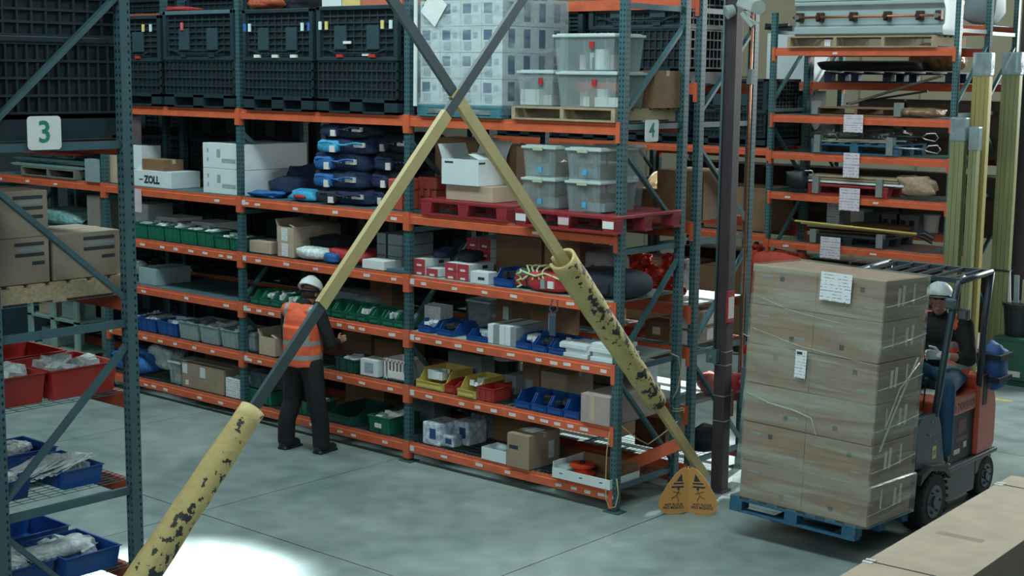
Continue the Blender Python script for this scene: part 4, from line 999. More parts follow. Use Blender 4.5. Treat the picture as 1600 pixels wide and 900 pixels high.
# ================================================================== goods on the near rack
g = 'red stacking bins on the near rack'
z = 3.78
bulk('dark ribbed bulk container on the near rack above the number 3 sign', -1.28, -.06, Y3+.0, z, 1.06, 1.25, [], 'red', 'bulk containers on the near rack', plates=2)
m_nearcard = mat('carton_taupe', '8a7d6e', .75, 0, .1, 4, .15, 50)
z = 2.737
t = pallet('pale rough wooden pallet under the striped cartons on the near rack', -.66, Y3+.04, z, 1.2, 1.02, .13, m_wood)
def striped(label, yc, z, w, d, h, x1=-.09, g='striped cartons on the near rack'):
    t = thing('carton', label, 'box', (x1, yc, z), 0, g)
    MB().box(-w, 0, 0, d, 0, h).build('carton_body', m_nearcard, t, bevel=.005)
    for k, (v, a, b) in enumerate(((.86, .45, .92), (.74, .5, .9), (.63, .45, .92), (.44, .72, .92))):
        MB().box(0, .0015, d*a, d*b, h*v-.011, h*v+.011).build('printed_stripe', m_ink if k != 1 else m_cardgrey, t)
    MB().box(-w/2-.03, -w/2+.03, -.001, d+.001, h-.04, h+.0015).build('tape', m_tape, t)
    return t
zc = z+.134
striped('striped taupe carton, lower one of the pair next to the frame post', Y3+.06, zc, .5, .44, .295)
striped('striped taupe carton, upper one of the pair next to the frame post', Y3+.06, zc+.297, .5, .44, .295)
striped('striped taupe carton standing alone at the rear of the pallet', Y3+.53, zc, .5, .5, .3)
carton('taupe carton behind the striped pair on the near rack', -1.15, -.64, Y3+.08, zc, .44, .3, m_nearcard)
z = 2.07
def bigtub(label, x, y, z, w, d, h, m, fill, g, seed, rz=0):
    return tub(label, x-w/2, x+w/2, y, z, d, h, m, g, fill, seed, name='stacking_bin', rz=rz, heap=.8)
bigtub('large red stacking bin with white bags, beside the near rack post', -.4, Y3+.52, z, .52, .5, .2, m_red, m_bag, g, 1)
bigtub('large red stacking bin of tangled parts at the front of the near rack', -.40, Y3+.02, z, .5, .46, .2, m_red, m_bag, g, 2)
bigtub('red stacking bin behind the others on the near rack', -.98, Y3+.5, z, .5, .5, .2, m_red, None, g, 3)
g = 'blue stacking bins on the near rack'
z = 1.462
bigtub('blue bin overflowing with clear packets, upper blue level, by the post', -.36, Y3+.56, z, .52, .3, .13, m_blue, m_bag, g, 4)
for k in range(16):
    T = Matrix.Rotation(rnd.uniform(-.3, .3), 4, 'Z') @ Matrix.Rotation(rnd.uniform(.3, .7), 4, 'X')
tk = thing('packet_heap', 'fanned clear plastic packets spilling over the upper blue bin', 'packets', (-.3, Y3+.42, z+.1))
for k in range(18):
    o = MB().box(-.09, .09, -.14, .14, 0, .004).build('packet', m_bag, tk, (-.1+.012*k*.9, .0+.016*k, .015+.002*k)); o.rotation_euler = (rnd.uniform(.15, .35), rnd.uniform(-.2, .2), rnd.uniform(-.25, .25))
bigtub('blue bin of clear packets, upper blue level, at the front post', -.4, Y3+.02, z, .52, .32, .13, m_blue, m_bag, g, 5)
bigtub('blue bin at the far side of the upper blue level', -.95, Y3+.4, z, .45, .5, .13, m_blue, m_bag, g, 6)
z = .849
bigtub('blue bin with crumpled clear packets, lower blue level, by the post', -.36, Y3+.55, z, .54, .42, .15, m_blue, m_bag, g, 7)
bigtub('blue bin with a few packets, lower blue level, middle of the frame', -.42, Y3+.1, z, .54, .4, .15, m_blue, m_bag, g, 8)
bigtub('empty blue bin at the back of the lower blue level', -.98, Y3+.5, z, .5, .48, .15, m_blue, None, g, 9)
blob('long clear packet lying across the lower blue bin by the post', 'plastic_packet', 'packet', -.28, Y3+.62, z+.12, .2, .5, .09, m_bag, 97, .3)
tag(MB().box(-.1, .1, -.15, .15, 0, .03).build('white_carton', m_cardwhite, None, (-.2, Y3+.2, .40)), 'white flat carton low on the near rack', 'carton')['label'] = 'white flat carton glimpsed under the lower blue bins'
for nm in ('near_shelf_low',): beams(near, -W, 0, .39, m_orange, m_orange2, (), deck='wire')

# ================================================================== goods on the rear rack
Yb = Y2+.03
g = 'bulk containers on the rear rack'
z = 4.156
bulk('dark bulk container on the rear rack behind the clear totes', -1.42, -.16, Yb, z, 1.02, 1.1, [], 'none', g)
bulk('dark bulk container on the rear rack behind the wrapped load', -2.72, -1.5, Yb, z, 1.02, .75, [], 'none', g)
n = 0
names = ['at the wrapped load', 'behind the red-latched container', 'behind the white-latched container', 'behind the pink sticker container', 'farthest along the top level']
for k in (1, 2, 3):  # mostly unseen containers, added to block light behind the aisle rack
    for zz_, nm_ in ((4.156, 'upper'), (2.756, 'middle'), (1.456, 'lower'), (.226, 'bottom')):
        for j in (0, 1):
            if (k, zz_) == (1, 2.756): continue
            xr = -k*W-.08-j*1.33
            bulk('dark bulk container added to block light, %s level of the rear rack, %s in line' % (nm_, ordn[(k-1)*2+j]), xr-1.28, xr, Yb+.0, zz_+.004, 1.0, 1.05 if zz_ > 1 else .95, [], 'none', g)
for j, (xa, xb, zz_, h_, nm_) in enumerate(((-2.7, -1.55, 2.756, .5, 'behind the tall cartons on the second level'), (-2.7, -1.5, 1.456, .42, 'behind the flat pack on the fourth level'), (-2.74, -2.0, .226, .55, 'at the bottom behind the shrink wrapped packs'), (-1.9, -1.2, .226, .5, 'at the bottom behind the tan carton'))):
    carton('brown carton added to block light, rear rack %s' % nm_, xa, xb, Yb+.3, zz_, .6, h_, m_card2)  # added across the back so less light comes through the shelves
carton('brown carton on the wooden pallet behind the totes at the rack end', Xat(972, .55, 3.91), .0, .53, 3.912, .45, .36, m_card2)
z = 2.756
carton('large brown carton at the open end of the rear rack', -.62, -.04, 1.5, z, .6, .5, m_card2, stickers=[(.7, .93, .2, .03, m_label, 't')])
carton('brown carton standing lower beside the large one on the rear rack', -.95, -.64, 1.45, z, .4, .28, m_card2)
t = thing('cable_spool', 'cream flanged spool lying on the rear rack beside brown cartons', 'spool', (-.98, 2.02, z+.22)); 
m_cream = mat('cream_spool', 'd8c49a', .6)
MB().tube([(-.0, 0, 0), (.03, 0, 0)], .22, 24).build('flange', m_cream, t); MB().tube([(.03, 0, 0), (.3, 0, 0)], .13, 20).build('spool_core', m_cream, t); MB().tube([(.3, 0, 0), (.33, 0, 0)], .22, 24).build('flange', m_cream, t)
carton('white carton with printed lines behind the dark column', .0-.1, .0, 2.0, z, .3, .45, m_paper, tape=False) if False else None
z = 1.91
t = thing('foil_garland', 'shiny red garland heap on the white board of the rear rack', 'garland', (-.72, 1.5, z))
mg = mat('red_foil', 'b03a2c', .2, .6, .3, 20, 1.0, 25)
for i in range(7): put('garland_loop', blob_mesh(.26, .2, .2, 100+i, .3, 14, .8, 'garland_loop', mg), t, (-.3+.11*i, .1*(i % 2), .02+.12*(i % 3)))
t2 = thing('foil_garland', 'white tinsel tuft beside the red garland on the rear rack', 'garland', (-.42, 1.75, z+.05)); put('tinsel', blob_mesh(.3, .25, .34, 120, .5, 18, .9, 'tinsel', mat('white_tinsel', 'dfe6e6', .4, 0, .05, 20, 1, 30)), t2)
blob('dark red folded bag beyond the garland on the rear rack', 'folded_bag', 'bag', -1.3, 1.6, z, .5, .4, .3, m_redcloth, 121, .2)
z = 1.466
carton('red flat box on the rear rack at the orange step', -.98, -.72, 1.4, z, .5, .1, m_red, tape=False, parts=False)
carton('brown carton with white labels low on the rear rack', -.66, -.36, 1.4, z, .5, .2, m_card2, stickers=[(.5, .5, .1, .08, m_label, 'f')])
for k in range(2):
    carton('small carton with a white printed end, %s at the open end of the rear rack' % ['lower', 'upper'][k], -.30, -.04, 1.33, z+k*.17, .5, .165, m_card, stickers=[(.75, .5, .12, .12, m_label, 's'), (.75, .5, .1, .14, m_label, 'f')])
z = .86
blob('pink and red plastic bag on the bright low board of the rear rack', 'plastic_bag', 'bag', -.15, 1.95, z, .3, .3, .22, mat('coral_bag2', 'cf7a70', .5, 0, .25, 10, .6), 131, .3)
blob('dark red bag at the open end of the rear rack, behind the column', 'red_bag', 'bag', .0, 2.15, z, .2, .25, .2, m_redcloth, 132, .3)
carton('grey carton low on the rear rack behind the pale taped carton', -1.6, -.9, 1.5, z, .5, .3, m_cardgrey)
z = .23
carton('brown carton on the lowest level of the rear rack end', -.9, -.5, 1.6, z, .5, .35, m_card2)
blob('dark bag low on the rear rack behind the brace end', 'dark_bag', 'bag', -.2, 1.9, z, .3, .4, .25, m_darkcloth, 133, .2)
# loose orange beam leaning under the rack end
t = thing('loose_beam', 'short orange beam leaning in the bottom bay at the rack end', 'beam', (-.36, .62, .25)); o = MB().box(-.06, .06, -.02, .02, 0, .72).build('beam_section', m_orange, t); o.rotation_euler = (R(0), R(62), R(25))
# cords
def cord(label, pts, r=.006, m=None): return tag(MB().tube(pts, r, 6).build('tan_cord', m or m_rope, None, smooth=True), label, 'cord')
cord('tan cord looping down the rack end post past the carton tray', [(-.045, -.01, .80), (-.06, -.03, .6), (-.065, -.03, .35), (-.05, -.04, .14), (.0, -.05, .06), (.06, -.03, .08), (.07, 0, .2), (.045, .0, .35)])
cord('tan cord strung between the rack end posts at knee height', [(.04, .07, .86), (.05, .3, .70), (.05, .5, .60), (.05, .75, .66), (.038, 1.03, .74)])
cord('tan cord hanging from the brace along the rear end post', [(.05, .86, 1.47), (.06, .98, 1.42), (.07, 1.02, 1.25), (.06, .98, 1.08), (.06, .9, 1.0)])
cord('tan cord wound around the rear end post at waist height', [(.05+.05*math.cos(a), 1.03+.07*math.sin(a), .84+.004*a) for a in [i*.6 for i in range(22)]], .005)
# column side: pipe, extinguisher, device, guard
pp = thing('copper_pipe', 'thin copper pipe running down behind the dark column', 'pipe', (.34, 1.72, 0))
MB().tube([(0, 0, 1.2), (0, 0, 6)], .014, 8).build('pipe_run', m_copper, pp, smooth=True); MB().box(-.03, .03, -.03, .03, 4.15, 4.3).build('pipe_clamp', m_cardgrey, pp)
MB().bar((-.1, -.12, 4.22), (0, 0, 4.22), .012, .012).build('bracket', m_copper, pp)
ex = thing('fire_extinguisher', 'red fire extinguisher with a silver band hanging behind the column', 'extinguisher', (.19, 2.12, .88))
MB().tube([(0, 0, 0), (0, 0, .46), (0, 0, .52), (0, 0, .56)], [.075, .075, .055, .02], 16).build('cylinder_body', m_red, ex, smooth=True)
MB().tube([(0, 0, .28), (0, 0, .44)], .077, 16).build('silver_band', m_silver, ex); MB().box(-.03, .03, -.03, .03, .56, .62).bar((0, 0, .6), (-.1, -.02, .64), .02, .02).build('valve_handle', m_black, ex)
MB().tube([(.04, 0, .58), (.12, -.02, .5), (.14, -.02, .42)], .014, 6).build('hose', m_white, ex, smooth=True); MB().box(.0, .05, -.08, -.076, .08, .18).build('white_tag', m_label, ex)
MB().box(-.06, .06, .07, .1, -.02, .5).build('wall_bracket', m_redcloth, ex)
t = thing('notice_plate', 'small red and white notice fixed to the dark column', 'sign', (.425, 1.36, 1.93)); MB().box(-.022, .0, -.06, .06, -.16, .16).build('red_plate', m_red, t); MB().box(0, .002, -.05, .05, -.12, .1).build('white_field', m_label, t)
t = thing('guard_plate', 'grey-green steel post guard behind the column', 'guard', (.50, 1.66, .84)); MB().prism([(-.12, 0), (-.12, .42), (-.02, .42), (.06, .3), (.22, .26), (.22, .02), (.08, -.02), (.0, -.1)], 0, .012, 'y').build('plate', m_plate, t)
t = thing('emergency_lamp', 'pale grey twin lamp unit mounted on top of the dark column', 'lamp', (.52, 1.32, 4.87))
MB().cbox((0, 0, .06), (.2, .14, .12), Matrix.Rotation(.35, 4, 'Y')).build('lamp_housing', m_shelfboard, t, bevel=.02); MB().tube([(-.1, -.08, .0), (-.15, -.14, -.03)], [.05, .07], 14).build('lamp_head', m_shelfboard, t); MB().tube([(.14, -.05, .04), (.2, -.12, .01)], [.05, .07], 14).build('lamp_head', m_shelfboard, t)
MB().bar((-.05, 0, -.03), (.08, 0, -.16), .06, .04).bar((.02, 0, -.1), (.14, 0, -.13), .02, .02).bar((.08, 0, -.14), (.08, 0, -.24), .012, .012).build('mounting_arm', m_shelfboard, t)
MB().bar((-.06, 0, 0.02), (-.06, .0, -.12), .03, .03).build('bracket', m_plate, t)
cord('black cable loop hanging to the floor behind the column', [(.5, 1.6, .75), (.52, 1.65, .4), (.56, 1.66, .12), (.66, 1.7, .012), (.8, 1.75, .012)], .01, m_black)

# ================================================================== wet floor sign
ws = thing('wet_floor_sign', 'orange folding wet floor sign standing in front of the dark column', 'sign', (.556, .475, 0), R(39)); ws.scale = (.92, .92, .98)
m_ws = mat('sign_orange', 'c08a4c', .5, 0, .05)
def panel(rz, nm):
    out = [(-.0, .03), (.1, .0), (.2, .0), (.27, .03), (.305, .09), (.305, .17), (.28, .26), (.22, .38), (.15, .5), (.08, .58), (.03, .6), (.0, .57)]
    out = [(a*1.02, b*.8) for a, b in out]
    T = Matrix.Rotation(rz, 4, 'Z')
    p = MB().prism([(a, b) for a, b in out], -.008, .008, 'y').build(nm, m_ws, ws, bevel=.004); p.rotation_euler = (0, 0, rz)
    return p
P1 = panel(R(-10), 'sign_panel'); P2 = panel(R(190), 'sign_panel')
P3 = panel(R(90), 'sign_panel')
MB().tube([(0, 0, .03), (0, 0, .455)], .012, 8).build('hinge', m_ws, ws)
for p, s in ((P1, 1), (P2, -1)):
    def pb(x0, x1, z0, z1, sl=0):
        b = MB(); y = -.0095*s
        b.v += [Vector(v) for v in ((x0, y, z0*.8), (x1, y, z0*.8), (x1, y, z1*.8), (x0, y, z1*.8))]; b.f.append((0, 1, 2, 3)); b.mi.append(0); b.build('printed_mark', m_ink, p)
    b = MB(); y = -.0095*s; b.v += [Vector(v) for v in ((.06, y, .336), (.13, y, .336), (.075, y, .416))]; b.f.append((0, 1, 2)); b.mi.append(0); b.build('printed_mark', m_ink, p)
    pb(.05, .16, .385, .405); pb(.05, .18, .34, .362)
    b = MB()
    for a, c, wd in (((.10, .31), (.13, .24), .022), ((.11, .28), (.075, .26), .012), ((.12, .28), (.17, .30), .012), ((.13, .24), (.10, .19), .016), ((.13, .24), (.18, .21), .014), ((.10, .19), (.11, .16), .012)):
        b.bar((a[0], y, a[1]*.8), (c[0], y, c[1]*.8), .002, wd, (0, 1, 0))
    b.ball((.105, y, .262), (.014, .001, .014), 10, 6); b.build('slip_symbol', m_ink, p)
    for tx, zz in (('WET FLOOR', .10), ('PISO MOJADO', .07)):
        o = lettering(tx, .036, m_ink, p, (.155, -.0096*s, zz)); o.rotation_euler = (R(90), 0, 0 if s > 0 else R(180))
# ================================================================== foreground long carton
bl = thing('long_carton', 'long pale cardboard carton with black straps, nearest the camera', 'box', (5.0, -3.85, 1.35)); 
zt_ = 1.75
bl.location = (4.79, -2.25, 0); bl.rotation_euler = (0, 0, R(2.6))
fc = [(4.90, -4.72), (5.33, -4.72), (5.33, -2.28), (4.80, -2.28)]
x0f, x1f, y0f, y1f = 0, .52, -2.9, 0
FCX, FCY, FCR = 4.79, -2.25, R(2.6)
MB().box(x0f, x1f, y0f, y1f, 1.25, zt_).build('carton_body', m_card3, bl, bevel=.004)
MB().box(x0f-.003, x1f+.003, y1f-.262, y1f-.255, 1.25, zt_+.003).box(x0f-.003, x1f+.003, y1f-2.15, y1f-2.143, 1.25, zt_+.003).build('strap', m_black, bl)
for yy in (y1f-.27, y1f-2.16):
    MB().box(x0f-.004, x0f+.05, yy-.02, yy, zt_, zt_+.006).box(x0f-.004, x0f+.05, yy+.02, yy+.04, zt_, zt_+.006).build('edge_protector', m_white, bl)
MB().box(x0f+.1, x0f+.36, -1.47, -1.41, zt_, zt_+.0006).build('glue_stain', mat('stain_brown', '8f7d6c', .6), bl)
MB().box(x1f, x1f+.002, -1.95, -1.84, 1.48, 1.68).build('shipping_label', m_paper, bl)
def lc(nm, z0, h): t = thing('long_carton', nm, 'box', (4.79, -2.25, z0), R(2.6)); MB().box(0, .52, -2.9, 0, 0, h).build('carton_body', m_card3, t, bevel=.004); MB().box(.23, .29, -2.902, .002, h-.05, h+.001).build('tape', m_tape, t)
lc('second long carton stacked under the strapped one', .75, .495)
lc('third long carton at the bottom of the strapped stack', .15, .595)
pallet('wooden pallet under the long strapped cartons', 4.79+.26+.13, -2.25-2.9, 0, .6, 2.9, .148, m_wood, rz=R(2.6))
# ================================================================== wrapped load on the forklift
LT = Matrix.Translation((0, 0, 0))
LX0, LX1, LYf, LYr, LZ = 1.22, 2.50, .16, 1.20, .20
load_parts = []
pl = pallet('worn blue wooden pallet carried on the forks under the wrapped cartons', (LX0+LX1)/2, LYf, LZ-.03, LX1-LX0, LYr-LYf, .145, m_bluewood, 'block'); load_parts.append(pl)
nr = 6; hz = .360; CX0 = 1.315; zb = LZ+.118
m_lc = mat('load_carton', '88705d', .7, 0, .13, 5, .15, 60); m_lab = m_paper
rown = ['bottom', 'second', 'third', 'fourth', 'fifth', 'top']
for j in range(nr):
    off = (.0, -.015, -.025, -.03, -.03, -.025)[j]
    for i in range(2):
        w_ = .638; xa = CX0+.0+i*(w_+.004)+off*.6; hh = hz-.010
        st = [(.45 if (i+j) % 2 else .68, .72 if j % 2 else .25, .045, .045, m_ink, 'f'), (.2, .74, .12, .018, m_cardgrey, 'f'), (.8, .3, .1, .018, m_cardgrey, 'f')]
        if i: st += [(.35 if j % 2 else .62, .55, .05, .16, m_label, 's'), (.45 if j % 2 else .75, .58, .05, .18, m_label, 's'), (.7 if j % 2 else .3, .6, .03, .18, m_label, 's')]
        c = carton('brown carton in the film wrapped forklift load, %s row, %s side' % (rown[j], ['column', 'driver'][i]), xa, xa+w_, LYf+.0+off*.3, zb+j*hz, .83, hh, m_lc, tape=False, group='cartons of the forklift load', stickers=st)
        b = MB(); b.box(-w_/2, w_/2, -.0012, .002, hh*.5-.002, hh*.5+.002).box(w_/2-.001, w_/2+.001, 0, .83, hh*.5-.002, hh*.5+.002).build('tape_seam', m_card2, c)
        load_parts.append(c)
fm = MB(); n = 13
prof = [(-.004, .0), (.004, .36), (-.004, .37), (-.014, 1.1), (-.02, 1.45), (-.018, nr*hz+.004)]
z0_ = zb-.0; 
for i, (o_, zz) in enumerate(prof):
    for sx, sy in ((-1, -1), (1, -1), (1, 1), (-1, 1)):
        e = .014+ (.02 if zz < .37 else .0)+.004*((i+sx) % 2)
        fm.v.append(Vector((((CX0 if zz > .37 else CX0-.03) if sx < 0 else CX0+1.28)+sx*e+o_*.6-.0, (LYf if sy < 0 else LYf+.83)+sy*e+o_*.3, z0_+zz)))
for i in range(len(prof)-1):
    for k in range(4): fm.f.append((i*4+k, i*4+(k+1) % 4, i*4+4+(k+1) % 4, i*4+4+k)); fm.mi.append(0)
fm.v += [Vector((LX0-.05, LYf-.035, zb-.01)), Vector((LX1+.03, LYf-.04, zb-.015)), Vector((LX1+.03, LYr+.0, zb-.01)), Vector((LX0-.05, LYr, zb-.01))]
b0 = len(fm.v)-4
for k in range(4): fm.f.append((b0+k, b0+(k+1) % 4, (k+1) % 4, k)); fm.mi.append(0)
film = thing('stretch_wrap', 'shiny clear stretch wrap around the brown cartons on the forklift', 'film', (LX0, LYf, 0))
o = fm.build('wrap_layer', m_film, film, (-LX0, -LYf, 0)); load_parts.append(film)
def fold(pts, r): 
    return MB().tube(pts, r, 5).build('film_fold', mat('film_fold', 'c4cfca', .2, 0, .1, alpha=.35, spec=.9), film, smooth=True)
fold([(.1, -.024, 1.30), (.35, -.026, 1.24), (.6, -.027, 1.22), (.78, -.028, 1.18), (.84, -.028, 1.04)], .007)
fold([(1.39, .7, 1.75), (1.396, .48, 1.5), (1.396, .28, 1.25), (1.396, .1, .98)], .009); fold([(1.39, .74, 1.7), (1.396, .38, 1.5), (1.396, .18, 1.2)], .007)
for zz in (.32, .70, 1.06, 1.43, 1.80, 2.15):
    fold([(1.39, -.01, zz+.1), (1.392, .4, zz+.12), (1.39, .83, zz+.16)], .004)
fold([(.1, -.026, 1.80+.1), (.6, -.028, 1.80+.0), (1.37, -.022, 1.74)], .004); fold([(.1, -.022, 2.2), (.5, -.024, 2.1), (1.37, -.02, 2.02)], .004)
pp_ = thing('delivery_note', 'large white delivery note on the top row of the wrapped load', 'paper', (LX0+.90, LYf-.045, 2.24)); MB().box(-.13, .17, -.001, .002, 0, .25).build('sheet', m_paper, pp_); load_parts.append(pp_)
pp_ = thing('address_label', 'narrow white address label on the third row of the wrapped load', 'paper', (LX0+.64, LYf-.045, 1.52)); MB().box(-.055, .055, -.001, .002, 0, .25).build('sheet', m_paper, pp_); MB().box(-.045, .01, -.002, .0, .21, .235).build('printed_mark', m_ink, pp_); load_parts.append(pp_)
lean = Matrix.Translation((1.95, 1.6, .1)) @ Matrix.Rotation(R(-2.6), 4, 'X') @ Matrix.Rotation(R(1.25), 4, 'Y') @ Matrix.Translation((-1.95, -1.6, -.1))
for o in load_parts: o.matrix_world = lean @ Matrix.Translation(o.location) @ o.rotation_euler.to_matrix().to_4x4()

# ================================================================== forklift
fl = thing('forklift', 'dark and orange counterbalance forklift carrying the wrapped load', 'forklift', (1.95, 1.6, 0))
m_fd = mat('forklift_slate', '2c3b45', .45, 0, .1, 4); m_fo = mat('forklift_orange', 'b4482c', .4, 0, .1, 4); m_ty = mat('tyre_rubber', '1c2022', .85, 0, .2, 10); m_dk = mat('battery_black', '1a2127', .55)
def wheel(x, y, r, wd, big):
    s = 1 if x > 0 else -1; b = MB()
    b.tube([(x-wd/2, y, r), (x-wd/2+.02, y, r), (x+wd/2-.02, y, r), (x+wd/2, y, r)], [r*.88, r, r, r*.88], 28)
    if big:
        for k in range(24):
            a = 2*math.pi*k/24
            for sgn in (-1, 1):
                T = Matrix.Translation((x+sgn*wd*.27, y, r)) @ Matrix.Rotation(a, 4, 'X') @ Matrix.Rotation(sgn*.5, 4, 'Z') 
                b.box(-wd*.26, wd*.26, -.016, .016, r*.96, r*1.03, T) if False else b.box(-wd*.26, wd*.26, -.014, .014, r*.965, r*1.025, Matrix.Translation((x+sgn*wd*.27, y, r)) @ Matrix.Rotation(a, 4, 'X'))
    wh = b.build('wheel', m_ty, fl)
    b = MB(); xo = x+s*wd/2; b.tube([(xo-s*.02, y, r), (xo+s*.004, y, r)], r*.55, 20).tube([(xo, y, r), (xo+s*.02, y, r)], r*.2, 12)
    for k in range(6): a = k*math.pi/3; b.ball((xo+s*.006, y+r*.38*math.cos(a), r+r*.38*math.sin(a)), .016, 6, 4)
    b.build('hub', m_fd, wh)
for s in (-1, 1): wheel(s*.515, 0, .285, .22, True); wheel(s*.42, 1.47, .22, .17, False)
MB().box(-.5, .5, .33, 1.2, .13, .48).prism([(1.2, .13), (1.2, .48), (1.55, .5), (1.6, .4), (1.58, .3), (1.22, .28)], -.5, .5, 'x').build('chassis', m_fd, fl, bevel=.015)
MB().box(-.56, .56, .3, 1.6, .46, .5).build('running_board', m_fd, fl, bevel=.01)
for s in (-1, 1):
    a, b_ = (s*.5, s*.57) if s > 0 else (s*.57, s*.5)
    MB().prism([(-.33, .64), (-.33, 1.06), (-.25, 1.12), (.1, 1.12), (.18, 1.0), (.33, .5), (.27, .5), (.18, .56)], a, b_, 'x').build('side_cowl', m_fd, fl, bevel=.012)
    MB().prism([(-.33, .5), (-.3, .6), (-.1, .65), (.2, .6), (.34, .48), (.34, .44), (.18, .54), (-.1, .6), (-.25, .55)], min(s*.4, s*.63), max(s*.4, s*.63), 'x').build('fender', m_dk, fl)
MB().prism([(-.3, .6), (-.3, 1.08), (-.05, 1.14), (.08, 1.0), (.0, .6)], -.5, .5, 'x').build('dash_panel', m_fd, fl, bevel=.015)
MB().box(-.5, .5, .3, .6, .5, .515).build('floor_plate', m_dk, fl)
MB().prism([(.56, .5), (.44, 1.0), (1.25, 1.0), (1.25, .5)], -.5, .5, 'x').build('battery_case', m_dk, fl, bevel=.012)
hd = MB().prism([(.4, .985), (.4, 1.13), (.5, 1.17), (1.2, 1.17), (1.2, .985)], -.52, .52, 'x').build('hood', m_fo, fl, bevel=.02)
cw = MB().prism([(1.1, .5), (1.1, 1.2), (1.16, 1.3), (1.36, 1.3), (1.5, 1.15), (1.56, .95), (1.56, .56), (1.5, .5)], -.54, .54, 'x').build('counterweight', m_fo, fl, bevel=.03)
MB().box(.541, .544, 1.2, 1.3, 1.0, 1.3).build('black_strap', m_dk, cw)
lettering('TOYOTA', .1, mat('emblem_dark', '6e3a38', .5), hd, (.5215, .86, 1.06), '+x')
MB().tube([(.52, .60, 1.06), (.5215, .60, 1.06)], .035, 18).build('emblem', _m['emblem_dark'], hd)
MB().box(.1, .42, .56, .78, 1.17, 1.176).build('paper_sheet', m_label, hd)
MB().box(.5, .502, .35, .56, .62, .95).build('grey_panel', m_plate, fl)
for (y0_, y1_, z0_, z1_, m_) in ((.66, .8, .58, .63, m_label), (.88, .95, .62, .68, m_label), (.7, .98, .7, .74, mat('faded_pink', '7d4a55', .6)), (.74, .92, .78, .92, mat('faded_pink', '7d4a55', .6))): MB().box(.5, .502, y0_, y1_, z0_, z1_).build('battery_sticker', m_, fl)
MB().box(.57, .572, .02, .1, .68, .8).build('capacity_sticker', m_sty, fl)
lettering('15', .06, m_ink, fl, (.5725, .06, .74), '+x')
for zz, yy in ((1.05, -.02), (.93, -.06), (.85, .05)): MB().ball((.575, yy, zz), .014, 6, 4).build('bolt', m_silver, fl)
# guard
for s in (-1, 1):
    g_ = MB()
    g_.tube([(s*.545, .08, 1.08), (s*.545, .16, 1.35), (s*.545, .25, 1.7), (s*.545, .34, 2.0), (s*.545, .40, 2.2), (s*.53, .50, 2.30), (s*.5, .66, 2.335)], .034, 8)
    g_.tube([(s*.545, .5, 2.32), (s*.545, 1.22, 2.345)], .03, 8).tube([(s*.545, 1.22, 2.345), (s*.53, 1.16, 1.9), (s*.52, 1.14, 1.2)], .034, 8); g_.build('guard_leg', m_fd, fl, smooth=True)
MB().box(-.55, .55, .5, .56, 2.3, 2.345).build('guard_crossbar', m_fd, fl); MB().box(-.55, .55, 1.18, 1.24, 2.32, 2.365).build('guard_crossbar', m_fd, fl)
for k in range(6): MB().bar((-.45+.18*k, .53, 2.335), (-.45+.18*k, 1.2, 2.35), .025, .03).build('guard_bar', m_fd, fl)
for x, y, zz, s in ((.53, .34, 2.12, .045), (.62, .44, 2.02, .05)):
    lt = MB().cbox((x, y, zz), (s*2, s*1.6, s*2.2)).build('work_light', m_fd if x > .55 else m_plate, fl, bevel=.012); MB().cbox((x, y-s*.85, zz), (s*1.6, .01, s*1.5)).build('lens', m_silver, lt)
ms = MB()
for s in (-1, 1): ms.box(s*.3-.04, s*.3+.04, -.40, -.31, .12, 2.2).box(s*.2-.03, s*.2+.03, -.39, -.32, .14, 2.15)
ms.box(-.34, .34, -.39, -.34, 2.12, 2.2).box(-.34, .34, -.39, -.34, .5, .58); ms.build('mast', m_dk, fl)
ck = MB(); 
for s in (-1, 1): ck.box(s*.27-.05, s*.27+.05, -1.38, -.385, .215, .25)
ck.build('fork', m_dk, fl); MB().box(-.42, .42, -.395, -.38, .2, .55).build('carriage', m_dk, fl)
MB().box(-.24, .26, .78, 1.12, 1.17, 1.27).build('seat_cushion', m_black, fl, bevel=.03); MB().cbox((.0, 1.1, 1.5), (.46, .1, .5)).build('seat_back', m_black, fl, bevel=.04)
st = MB().tube([(0.05, .28, 1.36+0), (0.05, .1, 1.05)], .025, 10).build('steering_column', m_black, fl)
b = MB(); b.tube([(.05+.17*math.cos(a), .30+.16*math.sin(a)*.9, 1.38-.07*math.sin(a)) for a in [i*math.pi/10 for i in range(21)]], .014, 6); b.build('steering_wheel', m_black, fl, smooth=True)
for k in range(3): MB().tube([(.28+.05*k, .18, 1.1), (.28+.05*k, .22, 1.38)], .008, 6).ball((.28+.05*k, .22, 1.39), .02, 8, 6).build('lever', m_black, fl)
hb_ = thing('hanging_bag', 'blue bag strapped to the rear leg of the forklift', 'bag', (2.46, 3.06, 1.12)); put('bag_body', blob_mesh(.26, .28, .46, 141, .15, 18, .5, 'bag_body', mat('bag_royal', '234f8c', .7, 0, .2, 8, .5, 25)), hb_); 
for zz in (.1, .33): MB().box(-.15, .15, -.16, .16, zz, zz+.05).build('black_strap', m_darkcloth, hb_)

